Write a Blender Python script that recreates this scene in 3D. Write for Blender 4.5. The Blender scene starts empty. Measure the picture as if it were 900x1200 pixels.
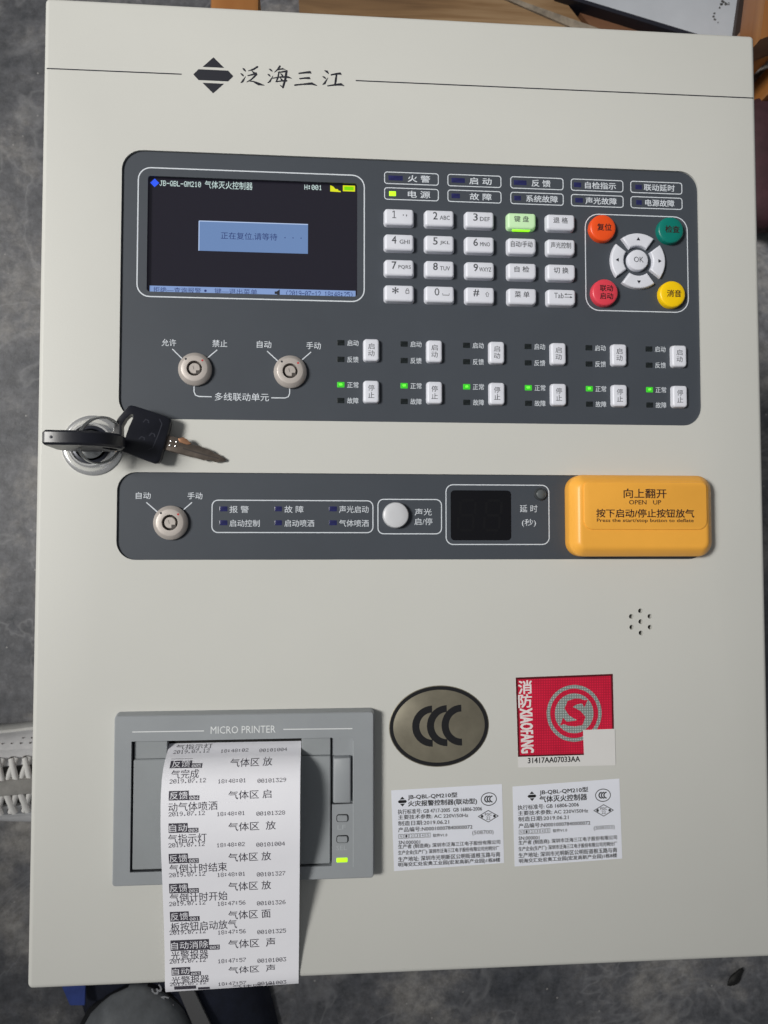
import bpy, bmesh, math, random
from mathutils import Vector, Matrix
random.seed(7)
scene = bpy.context.scene
COL = scene.collection
PI = math.pi

# ---------------------------------------------------------------- measure
# Cabinet front: 400 x 524 units (x right, y down, z up off the door face).
U = 0.00085            # metres per unit
ZP = 0.45              # height of the door face above the floor (m)
RC = ((0.996697590609773, 0.00012142755564161574, -0.08120282093635425),
      (0.0032824129849454335, 0.9991213190958426, 0.041782956970272504),
      (0.08113654317056615, -0.04191151373467813, 0.9958214128942993))
CC = (148.4863385612833, 296.2479215294603, -434.7237531323707)
FPX = 940.0

def at(px, py, z=0.0):
    """point of the plane z (units above the door face) seen at a photo pixel"""
    a = ((px - 450) / FPX, (py - 600) / FPX, 1.0)
    d = [RC[0][k] * a[0] + RC[1][k] * a[1] + RC[2][k] * a[2] for k in range(3)]
    t = (-z - CC[2]) / d[2]
    return (CC[0] + d[0] * t, CC[1] + d[1] * t)

def wd(x, y, z):
    return Vector(((x - 200) * U, (262 - y) * U, ZP + z * U))

# ---------------------------------------------------------------- camera
cam = bpy.data.cameras.new('camera')
cam_o = bpy.data.objects.new('camera', cam)
COL.objects.link(cam_o)
flip = lambda r: Vector((r[0], -r[1], -r[2]))
cx_, cy_, cz_ = flip(RC[0]), -flip(RC[1]), -flip(RC[2])
cam_o.matrix_world = Matrix.Translation(wd(CC[0], CC[1], -CC[2])) @ Matrix(
    (cx_, cy_, cz_)).transposed().to_4x4()
cam.sensor_fit = 'VERTICAL'
cam.sensor_height = 36.0
cam.sensor_width = 27.0
cam.lens = FPX / 1200 * 36.0
cam.clip_start = 0.01
cam.clip_end = 50
cam.dof.use_dof = True
cam.dof.focus_distance = 435 * U
cam.dof.aperture_fstop = 28.0
scene.camera = cam_o

# ---------------------------------------------------------------- light
world = bpy.data.worlds.new('World')
scene.world = world
world.use_nodes = True
bg = world.node_tree.nodes['Background']
bg.inputs[0].default_value = (0.94, 0.97, 1.0, 1)
bg.inputs[1].default_value = 0.138

def area(name, loc, target, sx, sy, power, col):
    l = bpy.data.lights.new(name, 'AREA')
    l.shape = 'RECTANGLE'
    l.size, l.size_y, l.energy, l.color = sx, sy, power, col
    o = bpy.data.objects.new(name, l)
    COL.objects.link(o)
    o.location = loc
    o.rotation_euler = (Vector(target) - Vector(loc)).to_track_quat('-Z', 'Y').to_euler()
    return o
win_l = area('window_light', (-1.8, 0.45, ZP + 1.85), (-0.18, 0.205, ZP), 0.95, 0.95, 3.2, (1.0, 0.98, 0.935))
win_l.data.spread = math.radians(21)

scene.view_settings.view_transform = 'Standard'
scene.view_settings.look = 'None'
scene.view_settings.exposure = 0
scene.view_settings.gamma = 1
scene.cycles.max_bounces = 8
scene.cycles.use_denoising = True

# ---------------------------------------------------------------- materials
def lin(c):
    c = c / 255
    return c / 12.92 if c <= 0.04045 else ((c + 0.055) / 1.055) ** 2.4
def rgb(*c):
    return tuple(lin(v) for v in c) + (1,)

def M(name, col, rough=0.5, metal=0.0, emit=None, es=0.0, bump=None, var=None, rvar=0.0,
      spec=0.5, coat=0.0, trans=0.0):
    m = bpy.data.materials.new(name)
    m.use_nodes = True
    nt = m.node_tree
    b = nt.nodes['Principled BSDF']
    b.inputs['Base Color'].default_value = col
    b.inputs['Roughness'].default_value = rough
    b.inputs['Metallic'].default_value = metal
    b.inputs['Specular IOR Level'].default_value = spec
    b.inputs['Coat Weight'].default_value = coat
    b.inputs['Coat Roughness'].default_value = 0.12
    b.inputs['Transmission Weight'].default_value = trans
    if emit:
        b.inputs['Emission Color'].default_value = emit
        b.inputs['Emission Strength'].default_value = es
    tc = nt.nodes.new('ShaderNodeTexCoord')
    if bump:
        n = nt.nodes.new('ShaderNodeTexNoise')
        n.inputs['Scale'].default_value = bump[0]
        n.inputs['Detail'].default_value = 3
        bp = nt.nodes.new('ShaderNodeBump')
        bp.inputs['Strength'].default_value = bump[1]
        bp.inputs['Distance'].default_value = bump[2]
        nt.links.new(tc.outputs['Object'], n.inputs['Vector'])
        nt.links.new(n.outputs['Fac'], bp.inputs['Height'])
        nt.links.new(bp.outputs['Normal'], b.inputs['Normal'])
    if var:
        n = nt.nodes.new('ShaderNodeTexNoise')
        n.inputs['Scale'].default_value = var[0]
        n.inputs['Detail'].default_value = 6
        n.inputs['Roughness'].default_value = 0.65
        nt.links.new(tc.outputs['Object'], n.inputs['Vector'])
        r = nt.nodes.new('ShaderNodeValToRGB')
        a = var[1]
        r.color_ramp.elements[0].position = 0.3
        r.color_ramp.elements[1].position = 0.7
        r.color_ramp.elements[0].color = tuple(v * (1 - a) for v in col[:3]) + (1,)
        r.color_ramp.elements[1].color = tuple(min(1, v * (1 + a)) for v in col[:3]) + (1,)
        nt.links.new(n.outputs['Fac'], r.inputs['Fac'])
        nt.links.new(r.outputs['Color'], b.inputs['Base Color'])
        if rvar:
            mp = nt.nodes.new('ShaderNodeMapRange')
            mp.inputs['To Min'].default_value = rough - rvar
            mp.inputs['To Max'].default_value = rough + rvar
            nt.links.new(n.outputs['Fac'], mp.inputs['Value'])
            nt.links.new(mp.outputs['Result'], b.inputs['Roughness'])
    return m

m_door = M('cream_powder_coat', (0.60, 0.60, 0.568, 1), 0.5, bump=(900, 0.12, 0.0002), var=(6, 0.02), rvar=0.05, spec=0.4)
m_body = M('cream_cabinet_side', (0.55, 0.555, 0.52, 1), 0.55, bump=(900, 0.12, 0.0002))
m_ink = M('navy_black_ink', (0.012, 0.013, 0.022, 1), 0.5)
m_fascia = M('grey_fascia_film', (0.058, 0.067, 0.082, 1), 0.5, bump=(2200, 0.18, 0.00012), var=(14, 0.05), rvar=0.06, spec=0.35)
m_print = M('pale_print', (0.66, 0.70, 0.76, 1), 0.55)
m_key = M('white_key_plastic', (0.72, 0.735, 0.81, 1), 0.42, bump=(1500, 0.06, 0.0001), var=(60, 0.03), rvar=0.05)
m_keyink = M('grey_key_ink', (0.06, 0.063, 0.075, 1), 0.5)
m_lit = M('backlit_green_key', (0.55, 0.72, 0.50, 1), 0.42, emit=(0.35, 1.0, 0.18, 1), es=0.16)
m_litedge = M('green_key_glow', (0.3, 0.8, 0.1, 1), 0.4, emit=(0.32, 1.0, 0.0, 1), es=0.95)
m_orange = M('orange_button', rgb(238, 82, 28), 0.36, var=(50, 0.04))
m_teal = M('teal_button', rgb(0, 118, 106), 0.36, var=(50, 0.04))
m_pink = M('pink_red_button', rgb(222, 66, 82), 0.36, var=(50, 0.04))
m_yellow = M('yellow_button', rgb(250, 205, 0), 0.36, var=(50, 0.04))
m_led = M('dark_blue_led_window', rgb(42, 44, 92), 0.25, var=(400, 0.25))
m_leddark = M('dark_led_window', (0.012, 0.016, 0.017, 1), 0.25, var=(500, 0.5))
m_ledon = M('lit_green_led', (0.04, 0.3, 0.03, 1), 0.3, emit=(0.05, 0.85, 0.015, 1), es=0.42)
m_ledcore = M('lit_green_led_core', (0.1, 0.5, 0.05, 1), 0.3, emit=(0.16, 1.0, 0.05, 1), es=0.9)
m_ledyg = M('lit_yellow_green_led', (0.4, 0.6, 0.02, 1), 0.3, emit=(0.40, 1.0, 0.02, 1), es=1.0)
m_zinc = M('pinkish_cast_zinc', (0.50, 0.455, 0.425, 1), 0.42, metal=0.25, bump=(1800, 0.15, 0.0001), var=(90, 0.06), rvar=0.08)
m_zincdark = M('dark_keyway', (0.06, 0.05, 0.045, 1), 0.5)
m_red = M('red_dot', rgb(190, 30, 40), 0.5)
m_lcd = M('lcd_glass', (0.012, 0.011, 0.017, 1), 0.16, emit=(0.45, 0.42, 0.62, 1), es=0.016)
m_popup = M('lcd_blue', (0.05, 0.06, 0.08, 1), 0.2, emit=rgb(98, 130, 180), es=0.85)
m_popupline = M('lcd_pale_line', (0.05, 0.06, 0.08, 1), 0.2, emit=rgb(180, 200, 235), es=0.9)
m_bar = M('lcd_bar_blue', (0.05, 0.06, 0.08, 1), 0.2, emit=rgb(128, 156, 208), es=0.85)
m_lcdtext = M('lcd_white', (0.05, 0.05, 0.05, 1), 0.2, emit=rgb(205, 228, 225), es=0.9)
m_lcdnavy = M('lcd_navy', (0.01, 0.012, 0.03, 1), 0.2, emit=rgb(40, 55, 112), es=0.8)
m_lcdblue = M('lcd_icon_blue', (0.01, 0.02, 0.1, 1), 0.2, emit=rgb(48, 90, 245), es=0.95)
m_lcdyel = M('lcd_icon_yellow', (0.1, 0.1, 0.0, 1), 0.2, emit=rgb(220, 225, 40), es=0.9)
m_lcdgrn = M('lcd_icon_green', (0.05, 0.1, 0.0, 1), 0.2, emit=rgb(120, 215, 10), es=0.9)
m_blackpl = M('black_gloss_window', (0.006, 0.006, 0.008, 1), 0.14, spec=0.4)
m_knob = M('dark_knob', (0.05, 0.055, 0.06, 1), 0.25)
m_knobtop = M('dark_knob_top', (0.10, 0.11, 0.115, 1), 0.25)
m_whitebtn = M('white_round_button', (0.60, 0.61, 0.64, 1), 0.35, var=(60, 0.03))
m_cover = M('amber_cover_plastic', (0.93, 0.44, 0.06, 1), 0.4, bump=(700, 0.03, 0.0002), var=(25, 0.04), rvar=0.06)
m_coverink = M('maroon_ink', (0.035, 0.012, 0.012, 1), 0.5)
m_hole = M('hole_dark', (0.004, 0.004, 0.004, 1), 0.9)
m_grey = M('grey_printer_plastic', (0.315, 0.335, 0.355, 1), 0.45, bump=(1600, 0.2, 0.00012), var=(40, 0.04), rvar=0.06)
m_grey2 = M('grey_printer_door', (0.295, 0.315, 0.33, 1), 0.48, bump=(1600, 0.2, 0.00012), var=(30, 0.05), rvar=0.06)
m_greyprint = M('white_printer_print', (0.75, 0.77, 0.78, 1), 0.5)
m_greyemb = M('embossed_grey_print', (0.42, 0.45, 0.47, 1), 0.5)
m_paper = M('thermal_paper', (0.92, 0.92, 0.985, 1), 0.55, bump=(260, 0.06, 0.0004), var=(30, 0.02))
m_thermal = M('thermal_print', (0.055, 0.05, 0.07, 1), 0.6)
m_thermal_b = M('patchy_thermal_block', (0.06, 0.055, 0.075, 1), 0.6, var=(2400, 0.9))
m_thermal2 = M('thermal_print_light', (0.12, 0.115, 0.14, 1), 0.6)
m_silver = M('brushed_bronze_silver', (0.225, 0.205, 0.155, 1), 0.4, metal=0.35, var=(45, 0.2), rvar=0.1)
m_blackink = M('black_sticker_ink', (0.010, 0.010, 0.012, 1), 0.4)
m_sticker = M('white_sticker', (0.79, 0.81, 0.89, 1), 0.42, var=(40, 0.02))
m_stickerw = M('white_serial_strip', (0.72, 0.71, 0.70, 1), 0.45, var=(40, 0.02))
m_redst = M('red_holographic_film', rgb(214, 28, 64), 0.35, var=(70, 0.12), rvar=0.1)
m_redrim = M('dark_red_rim', rgb(84, 8, 20), 0.4)
m_holo = M('pale_green_grey_print', (0.38, 0.44, 0.42, 1), 0.4, var=(70, 0.12))
m_holow = M('white_red_sticker_print', (0.80, 0.74, 0.74, 1), 0.45)
m_chrome = M('chrome', (0.90, 0.90, 0.90, 1), 0.2, metal=0.82, bump=(120, 0.05, 0.0003))
m_steel = M('dull_steel', (0.52, 0.53, 0.53, 1), 0.24, metal=1.0, var=(80, 0.1), rvar=0.06)
m_lockcore = M('dark_lock_core', (0.025, 0.028, 0.04, 1), 0.3, metal=0.3)
m_keybow = M('navy_black_key_plastic', (0.010, 0.011, 0.018, 1), 0.34, bump=(900, 0.08, 0.0002), var=(60, 0.2), rvar=0.08)
m_keyline = M('key_bow_line', (0.035, 0.037, 0.05, 1), 0.3)
m_blade = M('bronze_grey_key_blade', (0.20, 0.165, 0.14, 1), 0.35, metal=0.75, var=(120, 0.3), rvar=0.12)
m_copper = M('copper_bit', (0.50, 0.26, 0.15, 1), 0.35, metal=0.6, var=(160, 0.2))

def grid(m, pitch, amt):
    nt = m.node_tree; b = nt.nodes['Principled BSDF']
    src = b.inputs['Base Color'].links[0].from_socket
    tc = nt.nodes.new('ShaderNodeTexCoord')
    prod = None
    for d in ('X', 'Y'):
        w = nt.nodes.new('ShaderNodeTexWave'); w.bands_direction = d
        w.inputs['Scale'].default_value = 2 * math.pi / pitch / 20
        nt.links.new(tc.outputs['Object'], w.inputs['Vector'])
        if prod is None: prod = w.outputs['Fac']
        else:
            mx = nt.nodes.new('ShaderNodeMath'); mx.operation = 'MULTIPLY'
            nt.links.new(prod, mx.inputs[0]); nt.links.new(w.outputs['Fac'], mx.inputs[1]); prod = mx.outputs[0]
    mp = nt.nodes.new('ShaderNodeMapRange')
    mp.inputs['To Min'].default_value = 1 - amt; mp.inputs['To Max'].default_value = 1 + amt * 0.7
    nt.links.new(prod, mp.inputs['Value'])
    x = nt.nodes.new('ShaderNodeVectorMath'); x.operation = 'SCALE'
    nt.links.new(src, x.inputs[0]); nt.links.new(mp.outputs['Result'], x.inputs['Scale'])
    nt.links.new(x.outputs['Vector'], b.inputs['Base Color'])
grid(m_redst, 0.00115, 0.28)
grid(m_holo, 0.00115, 0.5)

# ---------------------------------------------------------------- helpers
LOC = {}
def put(name, me, mat, parent, loc):
    o = bpy.data.objects.new(name, me)
    COL.objects.link(o)
    if mat and not me.materials:
        me.materials.append(mat)
    loc = Vector(loc)
    if parent is not None:
        o.parent = parent
        o.location = loc - LOC[parent.name]
    else:
        o.location = loc
    LOC[o.name] = loc
    return o

def build(name, W, F, mat, parent, smooth=None, up=False):
    """world-space vertices -> one mesh object with its origin at its middle"""
    lo = [min(w[k] for w in W) for k in range(3)]
    hi = [max(w[k] for w in W) for k in range(3)]
    c = Vector([(lo[k] + hi[k]) / 2 for k in range(3)])
    if up:
        G = []
        for f in F:
            s = 0
            for i in range(len(f)):
                a, b = W[f[i]], W[f[(i + 1) % len(f)]]
                s += a[0] * b[1] - a[1] * b[0] if False else (a[0] - c[0]) * (b[1] - c[1]) - (a[1] - c[1]) * (b[0] - c[0])
            G.append(f if s >= 0 else tuple(reversed(f)))
        F = G
    me = bpy.data.meshes.new(name)
    me.from_pydata([tuple(Vector(w) - c) for w in W], [], [tuple(f) for f in F])
    me.update()
    if not up:
        bm = bmesh.new(); bm.from_mesh(me)
        bmesh.ops.recalc_face_normals(bm, faces=bm.faces)
        bm.to_mesh(me); bm.free()
    if smooth is not None:
        me.shade_smooth()
        me.set_sharp_from_angle(angle=math.radians(smooth))
    return put(name, me, mat, parent, c)

def mk(name, V, F, mat, parent, smooth=None, up=False):
    return build(name, [wd(*v) for v in V], F, mat, parent, smooth, up)

def empty(name, loc, label=None, cat=None, group=None):
    o = bpy.data.objects.new(name, None)
    COL.objects.link(o)
    o.location = loc
    o.empty_display_size = 0.02
    LOC[o.name] = Vector(loc)
    tag(o, label, cat, group)
    return o

def tag(o, label=None, cat=None, group=None, kind=None):
    if label: o['label'] = label
    if cat: o['category'] = cat
    if group: o['group'] = group
    if kind: o['kind'] = kind
    return o

def rrect(x0, y0, x1, y1, r, n=6):
    rs = r if isinstance(r, (tuple, list)) else (r,) * 4     # tl, tr, br, bl
    P = []
    for (cx, cy, a0, q) in ((x0 + rs[0], y0 + rs[0], PI, rs[0]), (x1 - rs[1], y0 + rs[1], 1.5 * PI, rs[1]),
                            (x1 - rs[2], y1 - rs[2], 0, rs[2]), (x0 + rs[3], y1 - rs[3], 0.5 * PI, rs[3])):
        for k in range(n + 1):
            a = a0 + k / n * PI / 2
            P.append((cx + q * math.cos(a), cy + q * math.sin(a)))
    return P

def circle(cx, cy, r, n=40, ry=None):
    ry = ry or r
    return [(cx + r * math.cos(2 * PI * k / n), cy + ry * math.sin(2 * PI * k / n)) for k in range(n)]

def rotp(P, c, deg):
    a = -math.radians(deg)          # counter-clockwise as seen (y runs down)
    return [(c[0] + (x - c[0]) * math.cos(a) - (y - c[1]) * math.sin(a),
             c[1] + (x - c[0]) * math.sin(a) + (y - c[1]) * math.cos(a)) for x, y in P]

def inset(P, d):
    n = len(P)
    A = sum(P[i][0] * P[(i + 1) % n][1] - P[(i + 1) % n][0] * P[i][1] for i in range(n))
    s = 1 if A > 0 else -1
    Q = []
    for i in range(n):
        p, a, b = P[i], P[i - 1], P[(i + 1) % n]
        n1 = Vector((-(p[1] - a[1]), p[0] - a[0])) * s
        n2 = Vector((-(b[1] - p[1]), b[0] - p[0])) * s
        if n1.length < 1e-9: n1 = n2
        if n2.length < 1e-9: n2 = n1
        n1.normalize(); n2.normalize()
        m = n1 + n2
        if m.length < 1e-6: m = n1
        m.normalize()
        k = d / max(0.35, m.dot(n1))
        Q.append((p[0] + m.x * k, p[1] + m.y * k))
    return Q

def pad(name, P, prof, mat, parent, smooth=40, top=True, bottom=True, zf=None):
    """solid from an outline: prof is (inset, z) from the base up"""
    V, F, n = [], [], len(P)
    for d, z in prof:
        for x, y in (inset(P, d) if d else P):
            V.append((x, y, z + (zf(x, y) if zf else 0)))
    for k in range(len(prof) - 1):
        for i in range(n):
            j = (i + 1) % n
            F.append((k * n + i, k * n + j, (k + 1) * n + j, (k + 1) * n + i))
    if bottom: F.append(tuple(range(n - 1, -1, -1)))
    if top: F.append(tuple(range((len(prof) - 1) * n, len(prof) * n)))
    return mk(name, V, F, mat, parent, smooth)

def rnd(h0, h1, r, draft=0.0, n=4):
    """profile with a rounded top edge"""
    out = [(0, h0)]
    for k in range(n + 1):
        a = k / n * PI / 2
        out.append((draft + r * (1 - math.cos(a)), h1 - r + r * math.sin(a)))
    return out

def flat(name, polys, z, mat, parent):
    V, F = [], []
    for P in polys:
        F.append(tuple(range(len(V), len(V) + len(P))))
        V += [(x, y, z(x, y) if callable(z) else z) for x, y in P]
    return mk(name, V, F, mat, parent, up=True)

def ringf(name, P, w, z, mat, parent):
    Q = inset(P, w)
    n = len(P)
    V = [(x, y, z) for x, y in P] + [(x, y, z) for x, y in Q]
    F = [(i, (i + 1) % n, n + (i + 1) % n, n + i) for i in range(n)]
    return mk(name, V, F, mat, parent, up=True)

def ribbon(pts, w):
    """polygon strips of a polyline; w is one width or one per point"""
    L, Rr = [], []
    n = len(pts)
    for i, p in enumerate(pts):
        a = pts[max(0, i - 1)]; b = pts[min(n - 1, i + 1)]
        t = Vector((b[0] - a[0], b[1] - a[1])).normalized()
        ww = (w[i] if isinstance(w, (list, tuple)) else w) / 2
        L.append((p[0] - t.y * ww, p[1] + t.x * ww)); Rr.append((p[0] + t.y * ww, p[1] - t.x * ww))
    return [[L[i], L[i + 1], Rr[i + 1], Rr[i]] for i in range(n - 1)]

def lathe(name, cx, cy, prof, mat, parent, n=48, smooth=35):
    V, F = [], []
    for r, z in prof:
        for k in range(n):
            a = 2 * PI * k / n
            V.append((cx + r * math.cos(a), cy + r * math.sin(a), z))
    m = len(prof)
    for j in range(m - 1):
        for k in range(n):
            q = (k + 1) % n
            F.append((j * n + k, j * n + q, (j + 1) * n + q, (j + 1) * n + k))
    F.append(tuple(range(n - 1, -1, -1)))
    F.append(tuple(range((m - 1) * n, m * n)))
    return mk(name, V, F, mat, parent, smooth)

def tubew(P, r, n=8, closed=False):
    """world-space tube -> (verts, faces)"""
    V, F = [], []
    m = len(P)
    up = Vector((0.3, 0.2, 1)).normalized()
    for i in range(m):
        a = P[i - 1] if (i or closed) else P[0]
        b = P[(i + 1) % m] if (i < m - 1 or closed) else P[-1]
        t = (b - a).normalized()
        s = t.cross(up)
        if s.length < 1e-3: s = t.cross(Vector((1, 0, 0)))
        s.normalize(); q = s.cross(t)
        rr = r[i] if isinstance(r, (list, tuple)) else r
        for k in range(n):
            an = 2 * PI * k / n
            V.append(P[i] + s * math.cos(an) * rr + q * math.sin(an) * rr)
    for i in range(m if closed else m - 1):
        for k in range(n):
            F.append((i * n + k, i * n + (k + 1) % n, ((i + 1) % m) * n + (k + 1) % n, ((i + 1) % m) * n + k))
    if not closed:
        F.append(tuple(range(n - 1, -1, -1))); F.append(tuple(range((m - 1) * n, m * n)))
    return V, F

def boxw(name, lo, hi, mat, parent, bev=0.002, rotz=0.0, seg=2, roty=0.0):
    """bevelled box in metres, its origin at its middle"""
    c = Vector([(lo[k] + hi[k]) / 2 for k in range(3)])
    bm = bmesh.new()
    bmesh.ops.create_cube(bm, size=1)
    for v in bm.verts:
        v.co = Vector([v.co[k] * (hi[k] - lo[k]) for k in range(3)])
    if bev: bmesh.ops.bevel(bm, geom=bm.edges[:], offset=bev, segments=seg, affect='EDGES', profile=0.5)
    me = bpy.data.meshes.new(name); bm.to_mesh(me); bm.free()
    me.shade_smooth(); me.set_sharp_from_angle(angle=math.radians(40))
    o = put(name, me, mat, parent, c)
    o.rotation_euler = (0, roty, rotz)
    return o

def cut(o, cutters):
    for c in cutters:
        md = o.modifiers.new('cut', 'BOOLEAN')
        md.operation = 'DIFFERENCE'; md.solver = 'EXACT'; md.object = c
    bpy.context.view_layer.update()
    dg = bpy.context.evaluated_depsgraph_get()
    me = bpy.data.meshes.new_from_object(o.evaluated_get(dg))
    o.modifiers.clear()
    old = o.data; o.data = me; me.name = o.name
    bpy.data.meshes.remove(old)
    for c in cutters:
        bpy.data.objects.remove(c)
    me.shade_smooth(); me.set_sharp_from_angle(angle=math.radians(30))

# ---- lettering
FC = bpy.data.curves.new('type', 'FONT')
FC.resolution_u = 2
FO = bpy.data.objects.new('type', FC)
COL.objects.link(FO)
GL = {}
def glyphs(body, bold):
    k = body
    if k not in GL:
        FC.body = body
        FO.update_tag(); bpy.context.view_layer.update()
        dg = bpy.context.evaluated_depsgraph_get()
        me = bpy.data.meshes.new_from_object(FO.evaluated_get(dg))
        V = [tuple(v.co[:2]) for v in me.vertices]
        F = [tuple(p.vertices) for p in me.polygons]
        bpy.data.meshes.remove(me)
        x0 = min(v[0] for v in V); x1 = max(v[0] for v in V)
        y0 = min(v[1] for v in V); y1 = max(v[1] for v in V)
        GL[k] = ([((x - x0) / (x1 - x0) - 0.5, (y - y0) / (y1 - y0) - 0.5) for x, y in V], F)
    return GL[k]

DOT = {'0': '01110100011001110101110011000101110', '1': '00100011000010000100001000010001110',
       '2': '01110100010000100010001000100011111', '3': '11111000100010000010000011000101110',
       '4': '00010001100101010010111110001000010', '5': '11111100001111000001000011000101110',
       '6': '00110010001000011110100011000101110', '7': '11111000010001000100010000100001000',
       '8': '01110100011000101110100011000101110', '9': '01110100011000101111000010001001100',
       '.': '00000000000000000000000000110001100', ':': '00000011000110000000011000110000000',
       '-': '00000000000000011111000000000000000', 'J': '00111000100001000010000101001001100',
       'B': '11110100011000111110100011000111110', 'Q': '01110100011000110001101011001001101',
       'L': '10000100001000010000100001000011111', 'M': '10001110111010110101100011000110001',
       'H': '10001100011000111111100011000110001', 'N': '10001100011100110101100111000110001',
       ' ': '0' * 35, '(': '00010001000100001000010000010000010', ')': '01000001000001000010000100010001000'}
def dots(body):
    V, F = [], []
    n = len(body)
    W = n * 6 - 1
    for i, ch in enumerate(body):
        g = DOT[ch]
        for r in range(7):
            c = 0
            while c < 5:
                if g[r * 5 + c] == '1':
                    e = c
                    while e < 4 and g[r * 5 + e + 1] == '1': e += 1
                    x0, x1 = i * 6 + c, i * 6 + e + 1
                    b = len(V)
                    V += [(x / W - 0.5, 0.5 - y / 7) for x, y in ((x0, r), (x1, r), (x1, r + 1), (x0, r + 1))]
                    F.append((b, b + 1, b + 2, b + 3))
                    c = e
                c += 1
    return V, F

def T(body, cx, cy, w, h, mat, parent, z, rot=0.0, bold=0.0, name='lettering', font=None, shear=0.0):
    """lettering fitted to a box centred at (cx, cy), in units"""
    V, F = dots(body) if font == 'dot' else glyphs(body, bold)
    a = math.radians(rot)
    P = []
    n0 = len(V)
    offs = [(0, 0)]
    if bold and font != 'dot':
        d = bold * 1.25 * h          # heavier type: four copies shifted a hair
        offs = [(-d, -d * 0.7), (d, -d * 0.7), (-d, d * 0.7), (d, d * 0.7)]
        F = [tuple(i + n0 * k for i in f) for k in range(4) for f in F]
    for k, (u, v) in [(k, p) for k in range(len(offs)) for p in V]:
        u, v = (u + v * shear) * w + offs[k][0], v * h + offs[k][1]
        x = cx + u * math.cos(a) - v * math.sin(a)
        y = cy - (u * math.sin(a) + v * math.cos(a))
        P.append((x, y, (z(x, y) if callable(z) else z) + 0.005 * k))
    return mk(name, P, F, mat, parent, up=True)

def TP(body, px, py, pw, ph, mat, parent, z, rot=0.0, bold=0.0, zz=None, **k):
    """the same, the box measured in the photograph on the plane zz"""
    q = zz if zz is not None else (z if not callable(z) else 0)
    c = at(px, py, q)
    w = math.dist(at(px - pw / 2, py, q), at(px + pw / 2, py, q))
    h = math.dist(at(px, py - ph / 2, q), at(px, py + ph / 2, q))
    return T(body, c[0], c[1], w, h, mat, parent, z, rot, bold, **k)

def TL(body, a, b, ph, mat, parent, z, bold=0.0, **k):
    """a line of lettering between two measured end points"""
    A, B = at(*a, z), at(*b, z)
    m = ((a[0] + b[0]) / 2, (a[1] + b[1]) / 2)
    h = math.dist(at(m[0], m[1] - ph / 2, z), at(m[0], m[1] + ph / 2, z))
    return T(body, (A[0] + B[0]) / 2, (A[1] + B[1]) / 2, math.dist(A, B), h, mat, parent, z,
             math.degrees(math.atan2(-(B[1] - A[1]), B[0] - A[0])), bold, **k)

# ================================================================ floor
def floor_material():
    m = bpy.data.materials.new('mottled_grey_concrete')
    m.use_nodes = True
    nt = m.node_tree; L = nt.links.new
    b = nt.nodes['Principled BSDF']
    tc = nt.nodes.new('ShaderNodeTexCoord')
    def noise(s, d, r=0.6, dist=0.0):
        n = nt.nodes.new('ShaderNodeTexNoise')
        n.inputs['Scale'].default_value = s; n.inputs['Detail'].default_value = d
        n.inputs['Roughness'].default_value = r; n.inputs['Distortion'].default_value = dist
        L(tc.outputs['Object'], n.inputs['Vector'])
        return n
    def ramp(src, stops):
        r = nt.nodes.new('ShaderNodeValToRGB')
        e = r.color_ramp.elements
        while len(e) < len(stops): e.new(0.5)
        for k, (p, c) in enumerate(stops):
            e[k].position = p; e[k].color = c
        L(src, r.inputs['Fac'])
        return r
    def mix(fac, a, bb, mode='MIX', f=1.0):
        x = nt.nodes.new('ShaderNodeMix'); x.data_type = 'RGBA'; x.blend_type = mode
        if fac is None: x.inputs['Factor'].default_value = f
        else: L(fac, x.inputs['Factor'])
        for s, v in (('A', a), ('B', bb)):
            i = [q for q in x.inputs if q.name == s and q.type == 'RGBA'][0]
            if isinstance(v, tuple): i.default_value = v
            else: L(v, i)
        return [q for q in x.outputs if q.type == 'RGBA'][0]
    n1 = noise(8, 9, 0.72, 0.15)
    base = ramp(n1.outputs['Fac'], [(0.34, (0.055, 0.060, 0.072, 1)), (0.5, (0.14, 0.142, 0.154, 1)), (0.66, (0.33, 0.315, 0.30, 1))])
    n2 = noise(85, 8, 0.75)
    grain = ramp(n2.outputs['Fac'], [(0.3, (0.55, 0.55, 0.55, 1)), (0.7, (1.5, 1.5, 1.5, 1))])
    c1 = mix(None, base.outputs['Color'], grain.outputs['Color'], 'MULTIPLY')
    n3 = noise(7, 4, 0.55, 0.9)                       # pale thin veins
    vein = ramp(n3.outputs['Fac'], [(0.485, (0, 0, 0, 1)), (0.5, (0.25, 0.25, 0.25, 1)), (0.515, (0, 0, 0, 1))])
    c2 = mix(vein.outputs['Color'], c1, (0.42, 0.42, 0.43, 1))
    v = nt.nodes.new('ShaderNodeTexVoronoi'); v.inputs['Scale'].default_value = 55
    L(tc.outputs['Object'], v.inputs['Vector'])
    sp = ramp(v.outputs['Distance'], [(0.035, (1, 1, 1, 1)), (0.06, (0, 0, 0, 1))])
    c3 = mix(sp.outputs['Color'], c2, (0.42, 0.41, 0.40, 1))
    L(c3, b.inputs['Base Color'])
    rr = nt.nodes.new('ShaderNodeMapRange')
    rr.inputs['To Min'].default_value = 0.34; rr.inputs['To Max'].default_value = 0.6
    L(n1.outputs['Fac'], rr.inputs['Value']); L(rr.outputs['Result'], b.inputs['Roughness'])
    bp = nt.nodes.new('ShaderNodeBump'); bp.inputs['Strength'].default_value = 0.25; bp.inputs['Distance'].default_value = 0.002
    L(n2.outputs['Fac'], bp.inputs['Height']); L(bp.outputs['Normal'], b.inputs['Normal'])
    return m
fl = build('floor', [Vector(p) for p in ((-6, -6, 0), (6, -6, 0), (6, 6, 0), (-6, 6, 0))], [(0, 1, 2, 3)],
           floor_material(), None, up=True)
tag(fl, 'mottled dark grey concrete floor under everything', 'floor', kind='structure')
del fl['category']

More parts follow.
